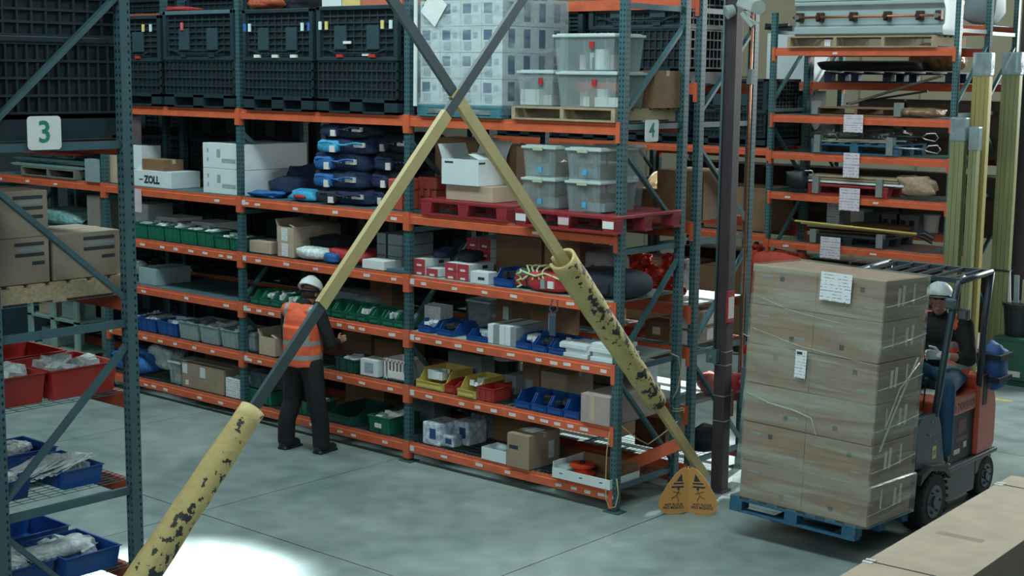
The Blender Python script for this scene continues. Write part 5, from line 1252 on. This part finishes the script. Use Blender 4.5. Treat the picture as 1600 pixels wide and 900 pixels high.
# ================================================================== people
def cap(b, p, q, r0, r1, n=10):
    p = Vector(p); q = Vector(q); b.tube([p, q], [r0, r1], n); b.ball(p, r0, n, 8); b.ball(q, r1, n, 8)
def chain(b, pts, rs):
    for i in range(len(pts)-1): cap(b, pts[i], pts[i+1], rs[i], rs[i+1])
def hand(b, w, d, side, up, s=1.0, curl=.5):
    """w wrist, d pointing direction, side = thumb side"""
    w = Vector(w); d = Vector(d).normalized(); side = Vector(side).normalized(); nrm = d.cross(side).normalized() * up
    pc = w + d*.05*s
    for k in range(4):
        o = side*(.030-.02*k)*s
        cap(b, w+o*.6, w+d*.085*s+o, .015*s, .012*s, 8)
        L = (.072, .08, .075, .06)[k]*s; p0 = w+d*.085*s+o; p1 = p0+(d*(1-.4*curl)+nrm*-.6*curl)*L*.5; p2 = p1+(d*(1-1.2*curl)+nrm*-1.1*curl)*L*.5
        chain(b, [p0, p1, p2], [.0105*s, .0095*s, .008*s])
    t0 = w+d*.03*s+side*.028*s; chain(b, [t0, t0+(d*.6+side*.8)*.035*s, t0+(d*1.1+side*.7)*.055*s-nrm*.012], [.013*s, .011*s, .009*s])
def head_parts(root, c, face, s=1.0, helmet=True, band=None, hair='3a2f28', tilt=0):
    """c centre of the skull, face direction (horizontal); returns matrix"""
    f = Vector(face).normalized(); r_ = f.cross(Vector((0, 0, 1))).normalized(); u = r_.cross(f)
    return Matrix.Translation(c) @ Matrix((r_, f, u)).transposed().to_4x4()
def add_head(b, H):
    def el(c, r): b.ball(H @ Vector(c), r, 14, 10, H.to_3x3().to_4x4())
    el((0, -.005, .02), (.075, .095, .1)); el((0, .02, -.055), (.058, .07, .065)); el((0, .045, -.095), (.035, .035, .025)); el((0, .075, .0), (.05, .02, .03))
    cap(b, H @ Vector((0, .09, .0)), H @ Vector((0, .112, -.03)), .009, .015, 8); el((0, .088, -.063), (.026, .012, .009)); el((0, .086, -.078), (.022, .012, .008))
    for s in (-1, 1): el((s*.078, -.005, -.01), (.012, .022, .032)); el((s*.03, .078, .022), (.018, .015, .008)); el((s*.042, .055, -.035), (.02, .02, .02))
def face_details(root, H, hairc):
    R4 = H.to_3x3().to_4x4()
    for s in (-1, 1):
        b = MB(); b.ball(H @ Vector((s*.03, .083, .006)), (.011, .008, .007), 10, 6, R4); b.build('eye', mat('eye_white', 'b0b4b0', .3), root)
        b = MB(); b.ball(H @ Vector((s*.03, .0905, .006)), (.005, .002, .005), 8, 4, R4); b.build('iris', m_ink, root)
        b = MB(); b.tube([H @ Vector((s*.014, .094, .022)), H @ Vector((s*.045, .084, .022))], .005, 6); b.build('eyebrow', hairc, root)
    b = MB(); b.ball(H @ Vector((0, .097, -.070)), (.022, .004, .003), 8, 4, R4); b.build('lip_line', mat('lip', '8a4a44', .6), root)
def helmet(root, H, band=True):
    H = H @ Matrix.Translation((0, -.008, .022)); R4 = H.to_3x3().to_4x4(); b = MB(); base = len(b.v); n = 24; rings = []
    for i in range(9):
        th = math.pi/2*i/8
        rings.append([H @ Vector(((.122*math.sin(th)+(.004 if i == 8 else 0))*math.cos(2*math.pi*k/n), (.145*math.sin(th))*math.sin(2*math.pi*k/n), .035+.125*math.cos(th))) for k in range(n)])
    rings.append([H @ Vector((.132*math.cos(2*math.pi*k/n), (.154+(.045 if math.sin(2*math.pi*k/n) > .3 else 0)*math.sin(2*math.pi*k/n))*math.sin(2*math.pi*k/n), .022)) for k in range(n)])
    rings.append([H @ Vector((.10*math.cos(2*math.pi*k/n), .12*math.sin(2*math.pi*k/n), .026)) for k in range(n)])
    for r_ in rings: b.v += r_
    for i in range(len(rings)-1):
        for k in range(n): b.f.append((i*n+k, (i+1)*n+k, (i+1)*n+(k+1) % n, i*n+(k+1) % n)); b.mi.append(0)
    hm = b.build('hard_hat', mat('helmet_white', 'ccd3d4', .35, 0, .03), root, smooth=True)
    b = MB(); 
    for s in (-.02, 0, .02): b.tube([H @ Vector((s, .126*math.cos(a), .042+.124*math.sin(a))) for a in [R(q) for q in range(20, 165, 16)]], .007, 6)
    b.build('shell_ridge', mat('helmet_white', 'ccd3d4'), root, smooth=True)
    return hm
m_skin = mat('skin', 'a9796a', .55, 0, .06, 12); m_glove = mat('glove_white', 'b9c2c2', .8, 0, .08); m_hiviz = mat('vest_orange', 'e0603a', .7, 0, .1, 6, .5, 14)
m_reflect = mat('reflective_band', '9a9ea2', .35, .2, .05); m_shirt = mat('black_shirt', '15181d', .85, 0, .15, 6, .5, 16); m_jeans = mat('jeans_blue', '27506e', .85, 0, .18, 8, .5, 16); m_trouser = mat('black_trousers', '14191d', .85, 0, .2, 5, .8, 9); m_hair = mat('dark_hair', '2c2622', .8)
def cut_below(me, fn, mi=None):
    import bmesh
    b = bmesh.new(); b.from_mesh(me); dl = []
    for f in b.faces:
        r_ = fn(f.calc_center_median())
        if r_ == 'x': dl.append(f)
        elif r_ is not None: f.material_index = r_
    bmesh.ops.delete(b, geom=dl, context='FACES'); b.to_mesh(me); b.free(); return me

# --- worker standing at the rack, seen from behind
k = 1.05
w1 = thing('person', 'person in a white hard hat and orange vest standing at the shelves, back turned', 'person', (-3.98, -.47, 0), R(6)); w1.scale = (1.13, 1.05, 1.05)
S = lambda *p: Vector(p)*k
b = MB()
chain(b, [S(-.2, -.03, .08), S(-.15, .0, .5), S(-.1, 0, .93)], [.045, .06, .085]); chain(b, [S(.18, .05, .08), S(.14, .05, .5), S(.1, 0, .93)], [.045, .06, .085])
b.ball(S(0, 0, .98), (.17, .12, .13), 12, 8); b.ball(S(0, .02, 1.15), (.15, .11, .16), 12, 8); b.ball(S(0, .02, 1.34), (.18, .12, .15), 12, 8); cap(b, S(-.17, .02, 1.43), S(.17, .02, 1.43), .065, .065)
chain(b, [S(-.2, .02, 1.42), S(-.27, .08, 1.14), S(-.2, .3, 1.16)], [.058, .045, .03]); chain(b, [S(.2, .02, 1.42), S(.28, .08, 1.14), S(.2, .3, 1.12)], [.058, .045, .03])
cap(b, S(0, .03, 1.46), S(.0, .08, 1.56), .06, .055)
hand(b, S(-.2, .3, 1.16), (.3, 1, .1), (0.3, -.1, 1), 1, 1.0); hand(b, S(.2, .3, 1.12), (-.3, 1, .1), (-.3, -.1, 1), -1, 1.0)
H1 = Matrix.Translation(S(.0, .11, 1.615)) @ Matrix.Rotation(R(12), 4, 'Z') @ Matrix.Rotation(R(-32), 4, 'X'); add_head(b, H1)
put('body', remeshed('body', b, m_skin, .009, 3), w1)
b = MB()
for s, dx, dy in ((-1, -.2, -.03), (1, .18, .05)):
    chain(b, [S(dx, dy, .085), S(dx*.95, dy, .3), S(s*.15, .02, .52), S(s*.105, 0, .92)], [.09, .092, .102, .122])
b.ball(S(0, 0, .96), (.195, .145, .13), 14, 10); me = remeshed('trousers', b, m_trouser, .012, 3); put('trousers', me, w1)
b = MB()
chain(b, [S(-.2, .02, 1.42), S(-.275, .08, 1.14), S(-.21, .26, 1.16)], [.078, .062, .045]); chain(b, [S(.2, .02, 1.42), S(.285, .08, 1.14), S(.21, .26, 1.12)], [.078, .062, .045])
b.ball(S(0, .02, 1.3), (.18, .13, .22), 14, 10); cap(b, S(-.17, .02, 1.43), S(.17, .02, 1.43), .075, .075); cap(b, S(0, .03, 1.46), S(0, .05, 1.52), .07, .066)
put('shirt', remeshed('shirt', b, m_shirt, .012, 3), w1)
b = MB()
b.ball(S(0, .01, 1.32), (.225, .165, .2), 16, 12); b.ball(S(0, .0, 1.02), (.22, .168, .2), 16, 12); cap(b, S(-.17, .0, 1.44), S(.17, .0, 1.44), .088, .088); b.tube([S(0, 0, .9), S(0, .01, 1.3)], [.2, .21], 16)
me = remeshed('vest', b, [m_hiviz, m_reflect], .010, 3)
def vf(c):
    z = c.z/k; x = c.x/k
    if z < .885 or (abs(x) > .215 and z > 1.2 and False): return 'x'
    if .975 < z < 1.02 or 1.12 < z < 1.165 or (z >= 1.12 and .13 < abs(x) < .165): return 1
    return 0
put('vest', cut_below(me, vf), w1)
for s, dx, dy in ((-1, -.2, -.03), (1, .18, .05)):
    b = MB(); b.ball(S(dx, dy-.01, .05), (.05, .06, .055), 12, 8); b.ball(S(dx+s*.01, dy+.1, .042), (.056, .115, .052), 12, 8); b.ball(S(dx, dy-.03, .05), (.055, .06, .06), 12, 8); cap(b, S(dx, dy, .05), S(dx, dy, .13), .055, .06)
    b.box((dx-.05)*k, (dx+.055)*k, (dy-.08)*k, (dy+.19)*k, 0, .022); put('shoe', remeshed('shoe', b, m_black, .009, 2), w1)
helmet(w1, H1)
b = MB()
for i in range(9):
    a = R(200+i*17.5); b.v += [H1 @ Vector((.078*math.cos(a), .1*math.sin(a), .03)), H1 @ Vector((.07*math.cos(a), .085*math.sin(a), -.06))]
for i in range(8): b.f.append((2*i, 2*i+1, 2*i+3, 2*i+2)); b.mi.append(0)
b = MB(); b.ball(H1 @ Vector((0, -.015, -.01)), (.079, .092, .075), 14, 8, H1.to_3x3().to_4x4()); b.build('hair', m_hair, w1, smooth=True)
b = MB(); b.tube([H1 @ Vector((.1*math.cos(a), .118*math.sin(a), .02-.03*abs(math.sin(a)))) for a in [R(185+q*17) for q in range(11)]], .009, 6); b.build('headband', m_black, w1, smooth=True)
face_details(w1, H1, m_hair)

# --- driver
w2 = thing('person', 'person in a white hard hat and white gloves driving the forklift', 'person', (2.13, 2.50, 1.17), R(0)); w2.scale = (1.12, 1.08, 1.10)
b = MB(); V_ = lambda *p: Vector(p)
hipL, hipR = V_(.12, .1, .12), V_(-.12, .1, .12)
knL, knR = V_(.24, -.36, .10), V_(-.12, -.36, .12); anL, anR = V_(.30, -.47, -.48), V_(-.1, -.5, -.44)
chain(b, [anL, knL, hipL], [.045, .06, .085]); chain(b, [anR, knR, hipR], [.045, .06, .085])
b.ball((0, .09, .14), (.17, .13, .13), 12, 8); b.ball((0, .08, .32), (.16, .12, .16), 12, 8); b.ball((0, .04, .5), (.19, .13, .15), 12, 8); cap(b, (-.18, .02, .6), (.18, .02, .6), .065, .065)
shL, elL, haL = V_(.22, .02, .6), V_(.31, -.06, .32), V_(.17, -.3, .36)
shR, elR, haR = V_(-.22, .02, .6), V_(-.28, -.08, .32), V_(-.08, -.32, .38)
chain(b, [shL, elL, haL], [.058, .046, .032]); chain(b, [shR, elR, haR], [.058, .046, .032]); cap(b, (0, .02, .62), (.0, -.02, .72), .06, .055)
H2 = Matrix.Translation((.0, -.04, .80)) @ Matrix.Rotation(R(180+22), 4, 'Z') @ Matrix.Rotation(R(5), 4, 'X'); add_head(b, H2)
put('body', remeshed('body', b, m_skin, .009, 3), w2)
for (wr, dr, sd, nm) in ((haL, (-.8, -.5, .1), (0.1, -.3, 1), 1), (haR, (.3, -.9, .1), (.3, 0, 1), -1)):
    b = MB(); hand(b, wr, dr, sd, nm, 1.25, .7); cap(b, wr-Vector(dr).normalized()*.03, wr+Vector(dr).normalized()*.02, .043, .04); put('glove', remeshed('glove', b, m_glove, .006, 2), w2)
b = MB(); chain(b, [anL+V_(0, 0, .05), knL, hipL], [.075, .092, .115]); chain(b, [anR+V_(0, 0, .05), knR, hipR], [.075, .092, .115]); b.ball((0, .1, .13), (.2, .15, .13), 12, 8)
put('jeans', remeshed('jeans', b, m_jeans, .011, 3), w2)
b = MB(); chain(b, [shL, elL, elL.lerp(haL, .35)], [.085, .07, .058]); chain(b, [shR, elR, elR.lerp(haR, .7)], [.085, .07, .055]); b.ball((0, .06, .4), (.2, .155, .24), 14, 10); b.ball((0, .04, .52), (.215, .16, .18), 14, 10); cap(b, (-.17, .02, .6), (.17, .02, .6), .085, .085); cap(b, (0, .02, .62), (0, 0, .69), .075, .068)
put('shirt', remeshed('shirt', b, m_shirt, .011, 3), w2)
b = MB(); b.ball((0, .07, .42), (.222, .175, .24), 16, 12); b.ball((.03, .09, .2), (.23, .19, .16), 16, 12); cap(b, (-.16, .03, .6), (.16, .03, .6), .098, .098)
me = remeshed('vest', b, [m_hiviz, m_reflect], .010, 3)
def vf2(c):
    if c.z < .06: return 'x'
    if abs(c.x) < .11 and c.y < .0: return 'x'
    if c.z > .62 and abs(c.x) < .09: return 'x'
    if .2 < c.z < .25 or .4 < c.z < .445: return 1
    return 0
put('vest', cut_below(me, vf2), w2)
for s, an in ((1, anL), (-1, anR)):
    b = MB(); b.ball(an+V_(0, 0, -.04), (.05, .06, .05), 12, 8); b.ball(an+V_(0, -.1, -.06), (.05, .1, .04), 12, 8); b.box(an.x-.05, an.x+.05, an.y-.19, an.y+.06, an.z-.105, an.z-.08); put('shoe', remeshed('shoe', b, m_black, .009, 2), w2)
helmet(w2, H2); b = MB()
b.tube([H2 @ Vector((.127*math.cos(a), .151*math.sin(a), .05)) for a in [R(40+q*10) for q in range(11)]], .014, 6); b.build('hat_strap', m_black, w2, smooth=True)
b = MB(); b.ball(H2 @ Vector((0, -.015, .0)), (.079, .092, .07), 14, 8, H2.to_3x3().to_4x4()); b.build('hair', m_hair, w2, smooth=True)
face_details(w2, H2, m_hair)
# ================================================================== goods on the tall rack
def at4(px, Y=7.85, z=3.): return Xat(px, Y, z)
z = 4.646; xa, xb = at4(1232, 7.8, z), at4(1462, 7.8, z)
t = thing('pallet', 'long pale wooden pallet under the grey casket on the tall rack', 'pallet', ((xa+xb)/2, 7.76, z)); wp = xb-xa
for a in range(4):
    u = -wp/2+a*(wp-.05)/3; MB().box(u, u+.05, 0, 1.0, .018, .14).build('stringer', m_wood, t)
for a in range(6): MB().box(-wp/2, wp/2, a*.18, a*.18+.1, .14, .16).build('deck_board', m_wood, t)
MB().box(-wp/2, wp/2, 0, .1, 0, .018).build('bottom_board', m_wood, t)
ck_ = thing('casket', 'pale blue-grey metal casket with copper handle bars on the tall rack', 'casket', ((xa+xb)/2+.05, 7.86, z+.165)); Lc = 2.28
m_ck = mat('casket_grey', '9fb2b4', .35, .15, .04, 2)
prof = [(.04, 0), (0, .03), (0, .12), (.06, .16), (.06, .36), (.03, .4), (.0, .43), (.0, .48), (.66, .48), (.66, .43), (.62, .4), (.6, .36), (.6, .16), (.66, .12), (.66, .03), (.62, 0)]
MB().prism(prof, -Lc/2, Lc/2, 'x').build('casket_shell', m_ck, ck_, bevel=.01)
for s in (-1, 1):
    x0_, x1_ = (-Lc/2, -.01) if s < 0 else (.01, Lc/2)
    MB().prism([(-.005, .485), (-.005, .53), (.06, .6), (.2, .66), (.33, .68), (.46, .66), (.6, .6), (.665, .53), (.665, .485)], x0_, x1_, 'x').build('lid_half', m_ck, ck_, bevel=.01)
MB().tube([(-Lc/2+.02, -.06, .26), (Lc/2-.02, -.06, .26)], .018, 10).build('handle_bar', m_copper, ck_, smooth=True)
for u in (-1.05, -.72, -.2, .32, .8, 1.08):
    hb2 = MB().box(u-.045, u+.045, -.04, .06, .2, .33).build('handle_bracket', mat('bronze_dark', '4a3a34', .4, .6), ck_, bevel=.01); MB().tube([(u, -.085, .26), (u, -.04, .26)], .035, 12).build('bracket_cap', m_silver if abs(u) > 1 else _m['bronze_dark'], hb2)
m_blk = mat('bracket_block', '77807e', .6)
def blocks(t, xs_, h, y=-.02):
    for u in xs_: MB().box(u-.05, u+.05, y, y+.1, .01, h).build('corner_block', m_blk, t)
def hung(label, px, z, w=.3, h=.36, m=None):
    t = thing('hung_paper', label, 'paper', (at4(px, 7.78, z), 7.775, z)); MB().box(-w/2, w/2, -.004, -.001, -h, .05).build('sheet', m or m_paperpink, t); return t
hung('white paper hung over the second beam of the tall rack', 1334, 3.66, .3, .2); hung('white printed paper hung over the third beam of the tall rack', 1331, 3.12+.0, .25, .3)
hung('white printed paper hung over the fourth beam of the tall rack', 1328, 2.62, .32, .27); hung('white printed paper hung over the fifth beam of the tall rack', 1298, 1.9, .32, .26)
z = 3.688; t = pallet('thin brown slatted pallet between two grey blocks on the tall rack', (at4(1272)+at4(1400))/2, 7.82, z, at4(1400)-at4(1272), .8, .12, m_card2); blocks(t, (-(at4(1400)-at4(1272))/2-.0, (at4(1400)-at4(1272))/2), .2)
blob('brown folded sacks lying beside the thin pallet on the tall rack', 'folded_sacks', 'sack', at4(1432, 8.0), 8.1, z, .6, .5, .13, m_foil, 201, .2)
t = thing('timber_offcut', 'long pale timber lying slanted above the thin pallet', 'timber', (at4(1300), 8.3, z+.16)); MB().bar((0, 0, .0), (1.35, .1, .42), .1, .03).build('board', m_woodgrey, t); MB().bar((-.1, .1, .0), (1.1, .2, .2), .03, .03).build('batten', m_black, t)
z = 3.146; t = pallet('blue pallet with grey corner blocks on the tall rack', (at4(1270)+at4(1404))/2, 7.8, z, at4(1404)-at4(1270), .9, .16, m_bluewood, 'block'); blocks(t, (-.58, .55), .26)
for i in range(3): tag(MB().bar((0, 0, 0), (1.1+.1*i, .1, .01), .05, .018).build('flat_bar', [m_wood, m_white, m_black][i], None, (at4(1282), 7.85+.12*i, z+.175+.02*i)), ['pale lath lying on the blue pallet', 'white lath lying on the blue pallet', 'black bar lying on the blue pallet'][i], 'bar')
blob('clear plastic wrapped bundle above the blue pallet on the tall rack', 'plastic_bundle', 'bundle', at4(1340, 8.3), 8.35, z+.0, 1.5, .6, .42, mat('smoky_film', '4a5550', .15, .1, .4, 9, 1, 12, alpha=.75), 202, .2)
def tool(label, x, z, L, y, m, a=0, head=True):
    t = thing('hand_tool', label, 'tool', (x, y, z)); MB().tube([(0, 0, 0), (L, a, 0)], .014, 8).build('handle', m, t, smooth=True)
    if head: MB().tube([(L, a, 0), (L+.08, a-.01, .05), (L+.2, a-.01, .06), (L+.24, a, 0), (L+.2, a+.0, -.05), (L+.06, a, -.03), (L, a, 0)], .011, 6).build('tool_head', m_silver, t, smooth=True)
tool('silver fork headed tool, upper one resting on the blue pallet', at4(1385), z+.28, .5, 7.86, m_black); tool('silver fork headed tool, lower one resting on the blue pallet', at4(1390), z+.12, .52, 7.8, m_silver)
tool('dark thin tool pointing away on the blue pallet', at4(1250), z+.22, .3, 7.95, m_black)
z = 2.556; t = pallet('red pallet with grey corner blocks on the tall rack', (at4(1266)+at4(1392))/2, 7.8, z, at4(1392)-at4(1266), .9, .15, m_reddark, 'plastic'); blocks(t, (-.5, .5), .26)
for i, (c, dz, L, nm) in enumerate(((m_white, .17, 1.7, 'white flat board lying across the red pallet'), (mat('khaki_board', '8a8560', .6), .21, 1.5, 'khaki board on top of the white one on the red pallet'), (m_wood, .25, 1.4, 'thin pale board on top of the pile on the red pallet'))):
    tag(MB().box(0, L, 0, .3, 0, .03).build('board', c, None, (at4(1250)+.08*i, 7.84, z+dz), R(-1)), nm, 'board')
b_ = blob('crumpled brown paper bundle at the end of the boards on the red pallet', 'paper_bundle', 'bundle', at4(1432), 7.95, z+.06, .5, .36, .26, mat('kraft_paper', 'a08a72', .8, 0, .2, 8, .8, 20), 203, .3)
blob('black rolled bag with silver clips at the other end of the boards', 'rolled_bag', 'bag', at4(1250), 7.9, z+.05, .3, .4, .28, m_black, 204, .3)
tool('silver clamp end sticking out over the red pallet', at4(1236), z+.27, .16, 7.84, m_silver)
z = 1.836; t = pallet('dark plastic pallet under the bundle of poles on the tall rack', (at4(1274)+at4(1390))/2, 7.82, z, at4(1390)-at4(1274), .9, .15, m_black, 'plastic'); blocks(t, (-.55, .5), .2)
mp_ = [m_yellow, m_wood, m_yel, m_black, m_yellow]
for i in range(5):
    t = thing('pole', ['yellow pole topmost in the bundle', 'wooden pole in the bundle, second from the top', 'yellow pole in the middle of the bundle', 'black pole low in the bundle', 'yellow pole lowest in the bundle'][i] + ' on the tall rack', 'pole', (at4(1246+6*i), 7.84+.07*i, z+.30-.035*i))
    MB().tube([(0, 0, 0), (1.9-.1*i, .05, -.05+.02*i)], .016, 8).build('shaft', mp_[i], t, smooth=True); MB().tube([(1.9-.1*i, .05, -.05+.02*i), (2.0-.1*i, .05, -.0), (2.15-.1*i, .04, -.06)], .012, 6).build('end_fitting', m_silver if i % 2 else m_black, t); MB().tube([(0, 0, 0), (-.08, 0, .03)], .02, 6).build('end_fitting', m_black, t)
z = .906
blob('orange-red fabric bag on the low level of the tall rack', 'fabric_bag', 'bag', at4(1225, 8.0, 1.6), 8.0, z, .9, .6, .72, mat('fabric_coral', 'b5402f', .7, 0, .15, 6, .5, 15), 205, .2)
blob('coral fabric bag beside the tall rack post', 'fabric_bag', 'bag', at4(1180, 7.95, 1.6), 7.95, z+.0, .3, .5, .8, mat('fabric_coral', 'b5402f'), 206, .2)
for z_, nm in ((3.19, 'third'), (1.91, 'fifth')):
    for k_ in range(4 if z_ > 3 else 4):
        xr = X4-W-.1-k_*1.36
        if z_ > 3 : bulk('dark bulk container on the %s level past the tall rack, %s from its post' % (nm, ordn[k_]), xr-1.2, xr, 7.84, z_+.004, 1.0, 1.0, [], 'none', 'bulk containers past the tall rack')
        else: carton('brown carton past the tall rack, %s from its post' % ordn[k_], xr-1.1, xr, 7.95, z_+.004, .8, .65, m_card2)
for k_ in range(4): carton('large brown carton on the lowest level past the tall rack, %s from its post' % ordn[k_], X4-W-1.3-k_*1.36, X4-W-.15-k_*1.36, 7.95, .31, .8, 1.0, m_card2)
# tall rack, last row
z = 4.156
pallet('dark blue pallet on the last row rack under a black cover', at4(1390, 9.4, z), 9.3, z, 2.1, 1.0, .16, mat('navy_wood', '1e3450', .6), 'block')
t = thing('black_cover', 'long black folded cover on the dark blue pallet of the last row', 'cover', (at4(1375, 9.5, z), 9.35, z+.165)); put('cover_body', blob_mesh(1.7, .8, .16, 211, .06, 24, .35, 'cover_body', m_black), t)
blob('clear plastic bag of brown goods beside the black cover', 'plastic_bundle', 'bundle', at4(1460, 9.5, z), 9.6, z+.17, .8, .5, .42, m_foil, 212, .2)
blob('grey wrapped goods behind the casket on the last row rack', 'wrapped_goods', 'bundle', at4(1530, 9.5, 4.6), 9.6, 5.0, .5, .5, .5, m_cardgrey, 213, .2)
beams(tall2, -W-.2, 0, 4.98, m_orange, m_orange2, (), deck='wire')
z = 3.056
for lv_, nm_ in ((3.056, 'middle'), (1.956, 'lower'), (.506, 'lowest')):
    for k_ in range(3 if lv_ > 3 else 7): carton('dark brown carton on the %s level of the last row rack, %s from the bundles' % (nm_, ordn[k_]), -1.0-k_*.8, -.25-k_*.8, 9.68, lv_, .6, .85, mat('cardboard_dark', '4a4038', .8), tape=False, parts=False, group='dark cartons on the last row')
z = 1.956
for i, (px_, w_, h_, m_, nm) in enumerate(((1300, .22, .36, m_paper, 'printed white box'), (1322, .12, .3, m_silver, 'silver canister'), (1338, .22, .26, m_white, 'white bottle pack'), (1362, .3, .22, m_plate, 'blue-grey box'), (1388, .34, .24, m_cardgrey, 'grey speaker box, first of two'), (1416, .36, .24, m_cardgrey, 'grey speaker box, second of two'))):
    t = carton(nm + ' on the last row rack', at4(px_, 9.3, z)-w_/2, at4(px_, 9.3, z)+w_/2, 9.32, z, .3, h_, m_, tape=False, stickers=[(.3, .5, .08, .08, m_ink, 'f'), (.7, .5, .08, .08, m_ink, 'f')] if i > 3 else ())
t = thing('white_bucket', 'white plastic bucket at the end of the last row shelf', 'bucket', (at4(1449, 9.3, z), 9.42, z)); MB().tube([(0, 0, 0), (0, 0, .24)], [.1, .12], 18).build('bucket_body', m_white, t, smooth=False); MB().tube([(0, 0, .24), (0, 0, .26)], .13, 18).build('bucket_lid', m_white, t)
blob('brown hat shaped cover lying in front of the boxes on the last row rack', 'brown_cover', 'cover', at4(1380, 9.28, z), 9.0+.25, z, 1.0, .3, .1, m_card2, 214, .1)
MBc = carton('black cabinet like carton behind the left post of the tall rack', at4(1205, 9.35, 3.6), at4(1255, 9.35, 3.6), 9.35, 3.06, .7, .95, m_black, tape=False)
carton('white wrapped block above the black one behind the tall rack post', at4(1198, 9.35, 4.5), at4(1262, 9.35, 4.5), 9.35, 4.156, .7, .75, m_cardwhite, tape=False)
t = thing('black_machine', 'black folded machine part lying on the white wrapped block', 'machine part', (at4(1215, 9.35, 4.8), 9.5, 4.91)); MB().cbox((0, 0, .08), (.5, .3, .1), Matrix.Rotation(.1, 4, 'Y')).tube([(-.2, -.16, .1), (.2, -.16, .12)], .03, 8).build('frame', m_black, t)
# long yellow wrapped bundles leaning at the rack end
m_yb = mat('yellow_bundle', '9c9058', .5, 0, .22, 3, .2, 20, stretch=(14, 14, .3)); m_yb2 = mat('yellow_green_bundle', '7d825c', .45, 0, .25, 3, .2, 20, stretch=(14, 14, .3)); m_cap = film_material('bundle_cap_film', '8fa4ac', .55, .9, (6, 6, 3))
def bundle(label, x, y, zt, n_, m, w=.2, lean_=.0):
    t = thing('lumber_bundle', label, 'bundle', (x, y, 0)); 
    for i in range(n_):
        u = -w/2+i*w/n_; MB().box(u+.002, u+w/n_-.002, 0, .12-.02*(i % 2), .02, zt-.25-.03*(i % 2)).build('plank', m, t)
    MB().box(-w/2-.01, w/2+.01, -.01, .13, zt-.32, zt).build('end_film', m_cap, t, bevel=.02); MB().box(-w/2-.008, w/2+.008, -.008, .128, 1.55, 1.575).build('strap', m_black, t)
bundle('tall yellow wrapped bundle of planks standing at the tall rack end', .06, 8.0, 4.58, 4, m_yb, .24); bundle('shorter yellow wrapped bundle beside the tall rack post', -.09+.03, 7.62, 3.72, 3, m_yb2, .2)
bundle('narrow yellow-green bundle leaning beside the shorter one', .14, 7.68, 3.6, 2, m_yb2, .12); bundle('tall yellow-green wrapped bundle in front of the far dark column', .12, 8.85, 4.6, 4, m_yb2, .26)
# far corner
gy = 8.9
t = thing('green_cabinet', 'green metal storage box on the floor by the far column', 'storage box', (Xat(1583, 8.6, .5), 8.6, 0)); MB().box(-.35, .6, 0, .7, .0, .06).build('base', m_dgreen, t); MB().box(-.28, .5, .04, .66, .06, .62).build('box_body', mat('cabinet_green', '2c5c50', .5), t, bevel=.02); MB().box(-.15, .1, .035, .04, .12, .2).build('label_plate', m_label, t); MB().box(-.3, .52, .03, .68, .62, .66).build('box_lid', mat('cabinet_green', '2c5c50'), t)
t = thing('black_tub', 'black round tub standing on the green storage box', 'tub', (Xat(1588, 8.8, .9), 8.95, .662)); MB().tube([(0, 0, 0), (0, 0, .45)], [.2, .24], 20).build('tub_body', m_black, t); MB().tube([(0, 0, .42), (0, 0, .46)], .255, 20).build('rim', m_black, t)
for i in range(4):
    t = thing('panel_offcut', 'pale panel standing upright in the black tub, %s from the column' % ordn[i], 'panel', (Xat(1588, 8.8, .9)-.14+.09*i, 8.9+.02*i, .72), 0, 'pale panels in the tub'); o = MB().box(-.035, .035, -.01, .01, 0, .85-.06*i).build('panel_board', [m_white, m_grey, m_card3, m_grey][i], t); o.rotation_euler = (0, R(-4+2*i), 0)
for i in range(5):
    tag(MB().box(-.02, .02, -.02, .02, 0, 2.6+.2*(i % 3)).build('white_post', [m_white, m_grey, m_dgreen, m_white, m_green][i], None, (Xat(1588+5*i, 10.5, 1.5), 10.5, 0)), 'tall narrow panel leaning beyond the far column, %s in the row' % ordn[i], 'panel', 'tall panels beyond the far column')
# dark cabinet and light shelving seen under the far bay
t = thing('steel_cabinet', 'dark blue steel cabinet behind the near rack, seen above the red bins', 'cabinet', (-12.6, .9, 0)); MB().box(-1.2, 1.25, 0, .6, 0, 1.35).build('cabinet_body', mat('cabinet_navy', '2b4250', .5), t); MB().box(-1.18, .0, -.012, .0, .05, 1.3).build('door', mat('cabinet_navy', '2b4250'), t); dd = MB().box(.01, 1.23, -.012, .0, .05, 1.3).build('door', mat('cabinet_navy', '2b4250'), t); MB().ball((.1, -.03, .62), .03, 8, 6).build('knob', m_silver, dd)
t = thing('light_shelving', 'pale green metal shelving unit beside the dark blue cabinet', 'shelving', (-10.35, .35, 0)); m_pg = mat('pale_green_metal', '86a39a', .5)
for x_ in (-.6, .0, .6):
    for y_ in (0, .45): MB().box(x_-.05, x_+.05, y_, y_+.04, 0, 1.9).build('upright', m_pg, t)
for z_ in (.2, .65, 1.1, 1.55): MB().box(-.65, .65, 0, .49, z_, z_+.03).build('shelf', m_pg, t)
for i, (x_, z_, m_) in enumerate(((-.3, 1.135, m_plate), (.3, 1.135, m_blue), (-.3, .685, m_card3), (.3, .685, m_grey), (-.25, .235, m_grey))): carton(['slate box on the upper level of the pale shelving', 'blue box on the upper level of the pale shelving', 'tan box on the middle level of the pale shelving', 'grey box on the middle level of the pale shelving', 'grey box low on the pale shelving'][i], -10.35+x_-.2, -10.35+x_+.2, .45, z_, .3, .25, m_, tape=False, parts=False)
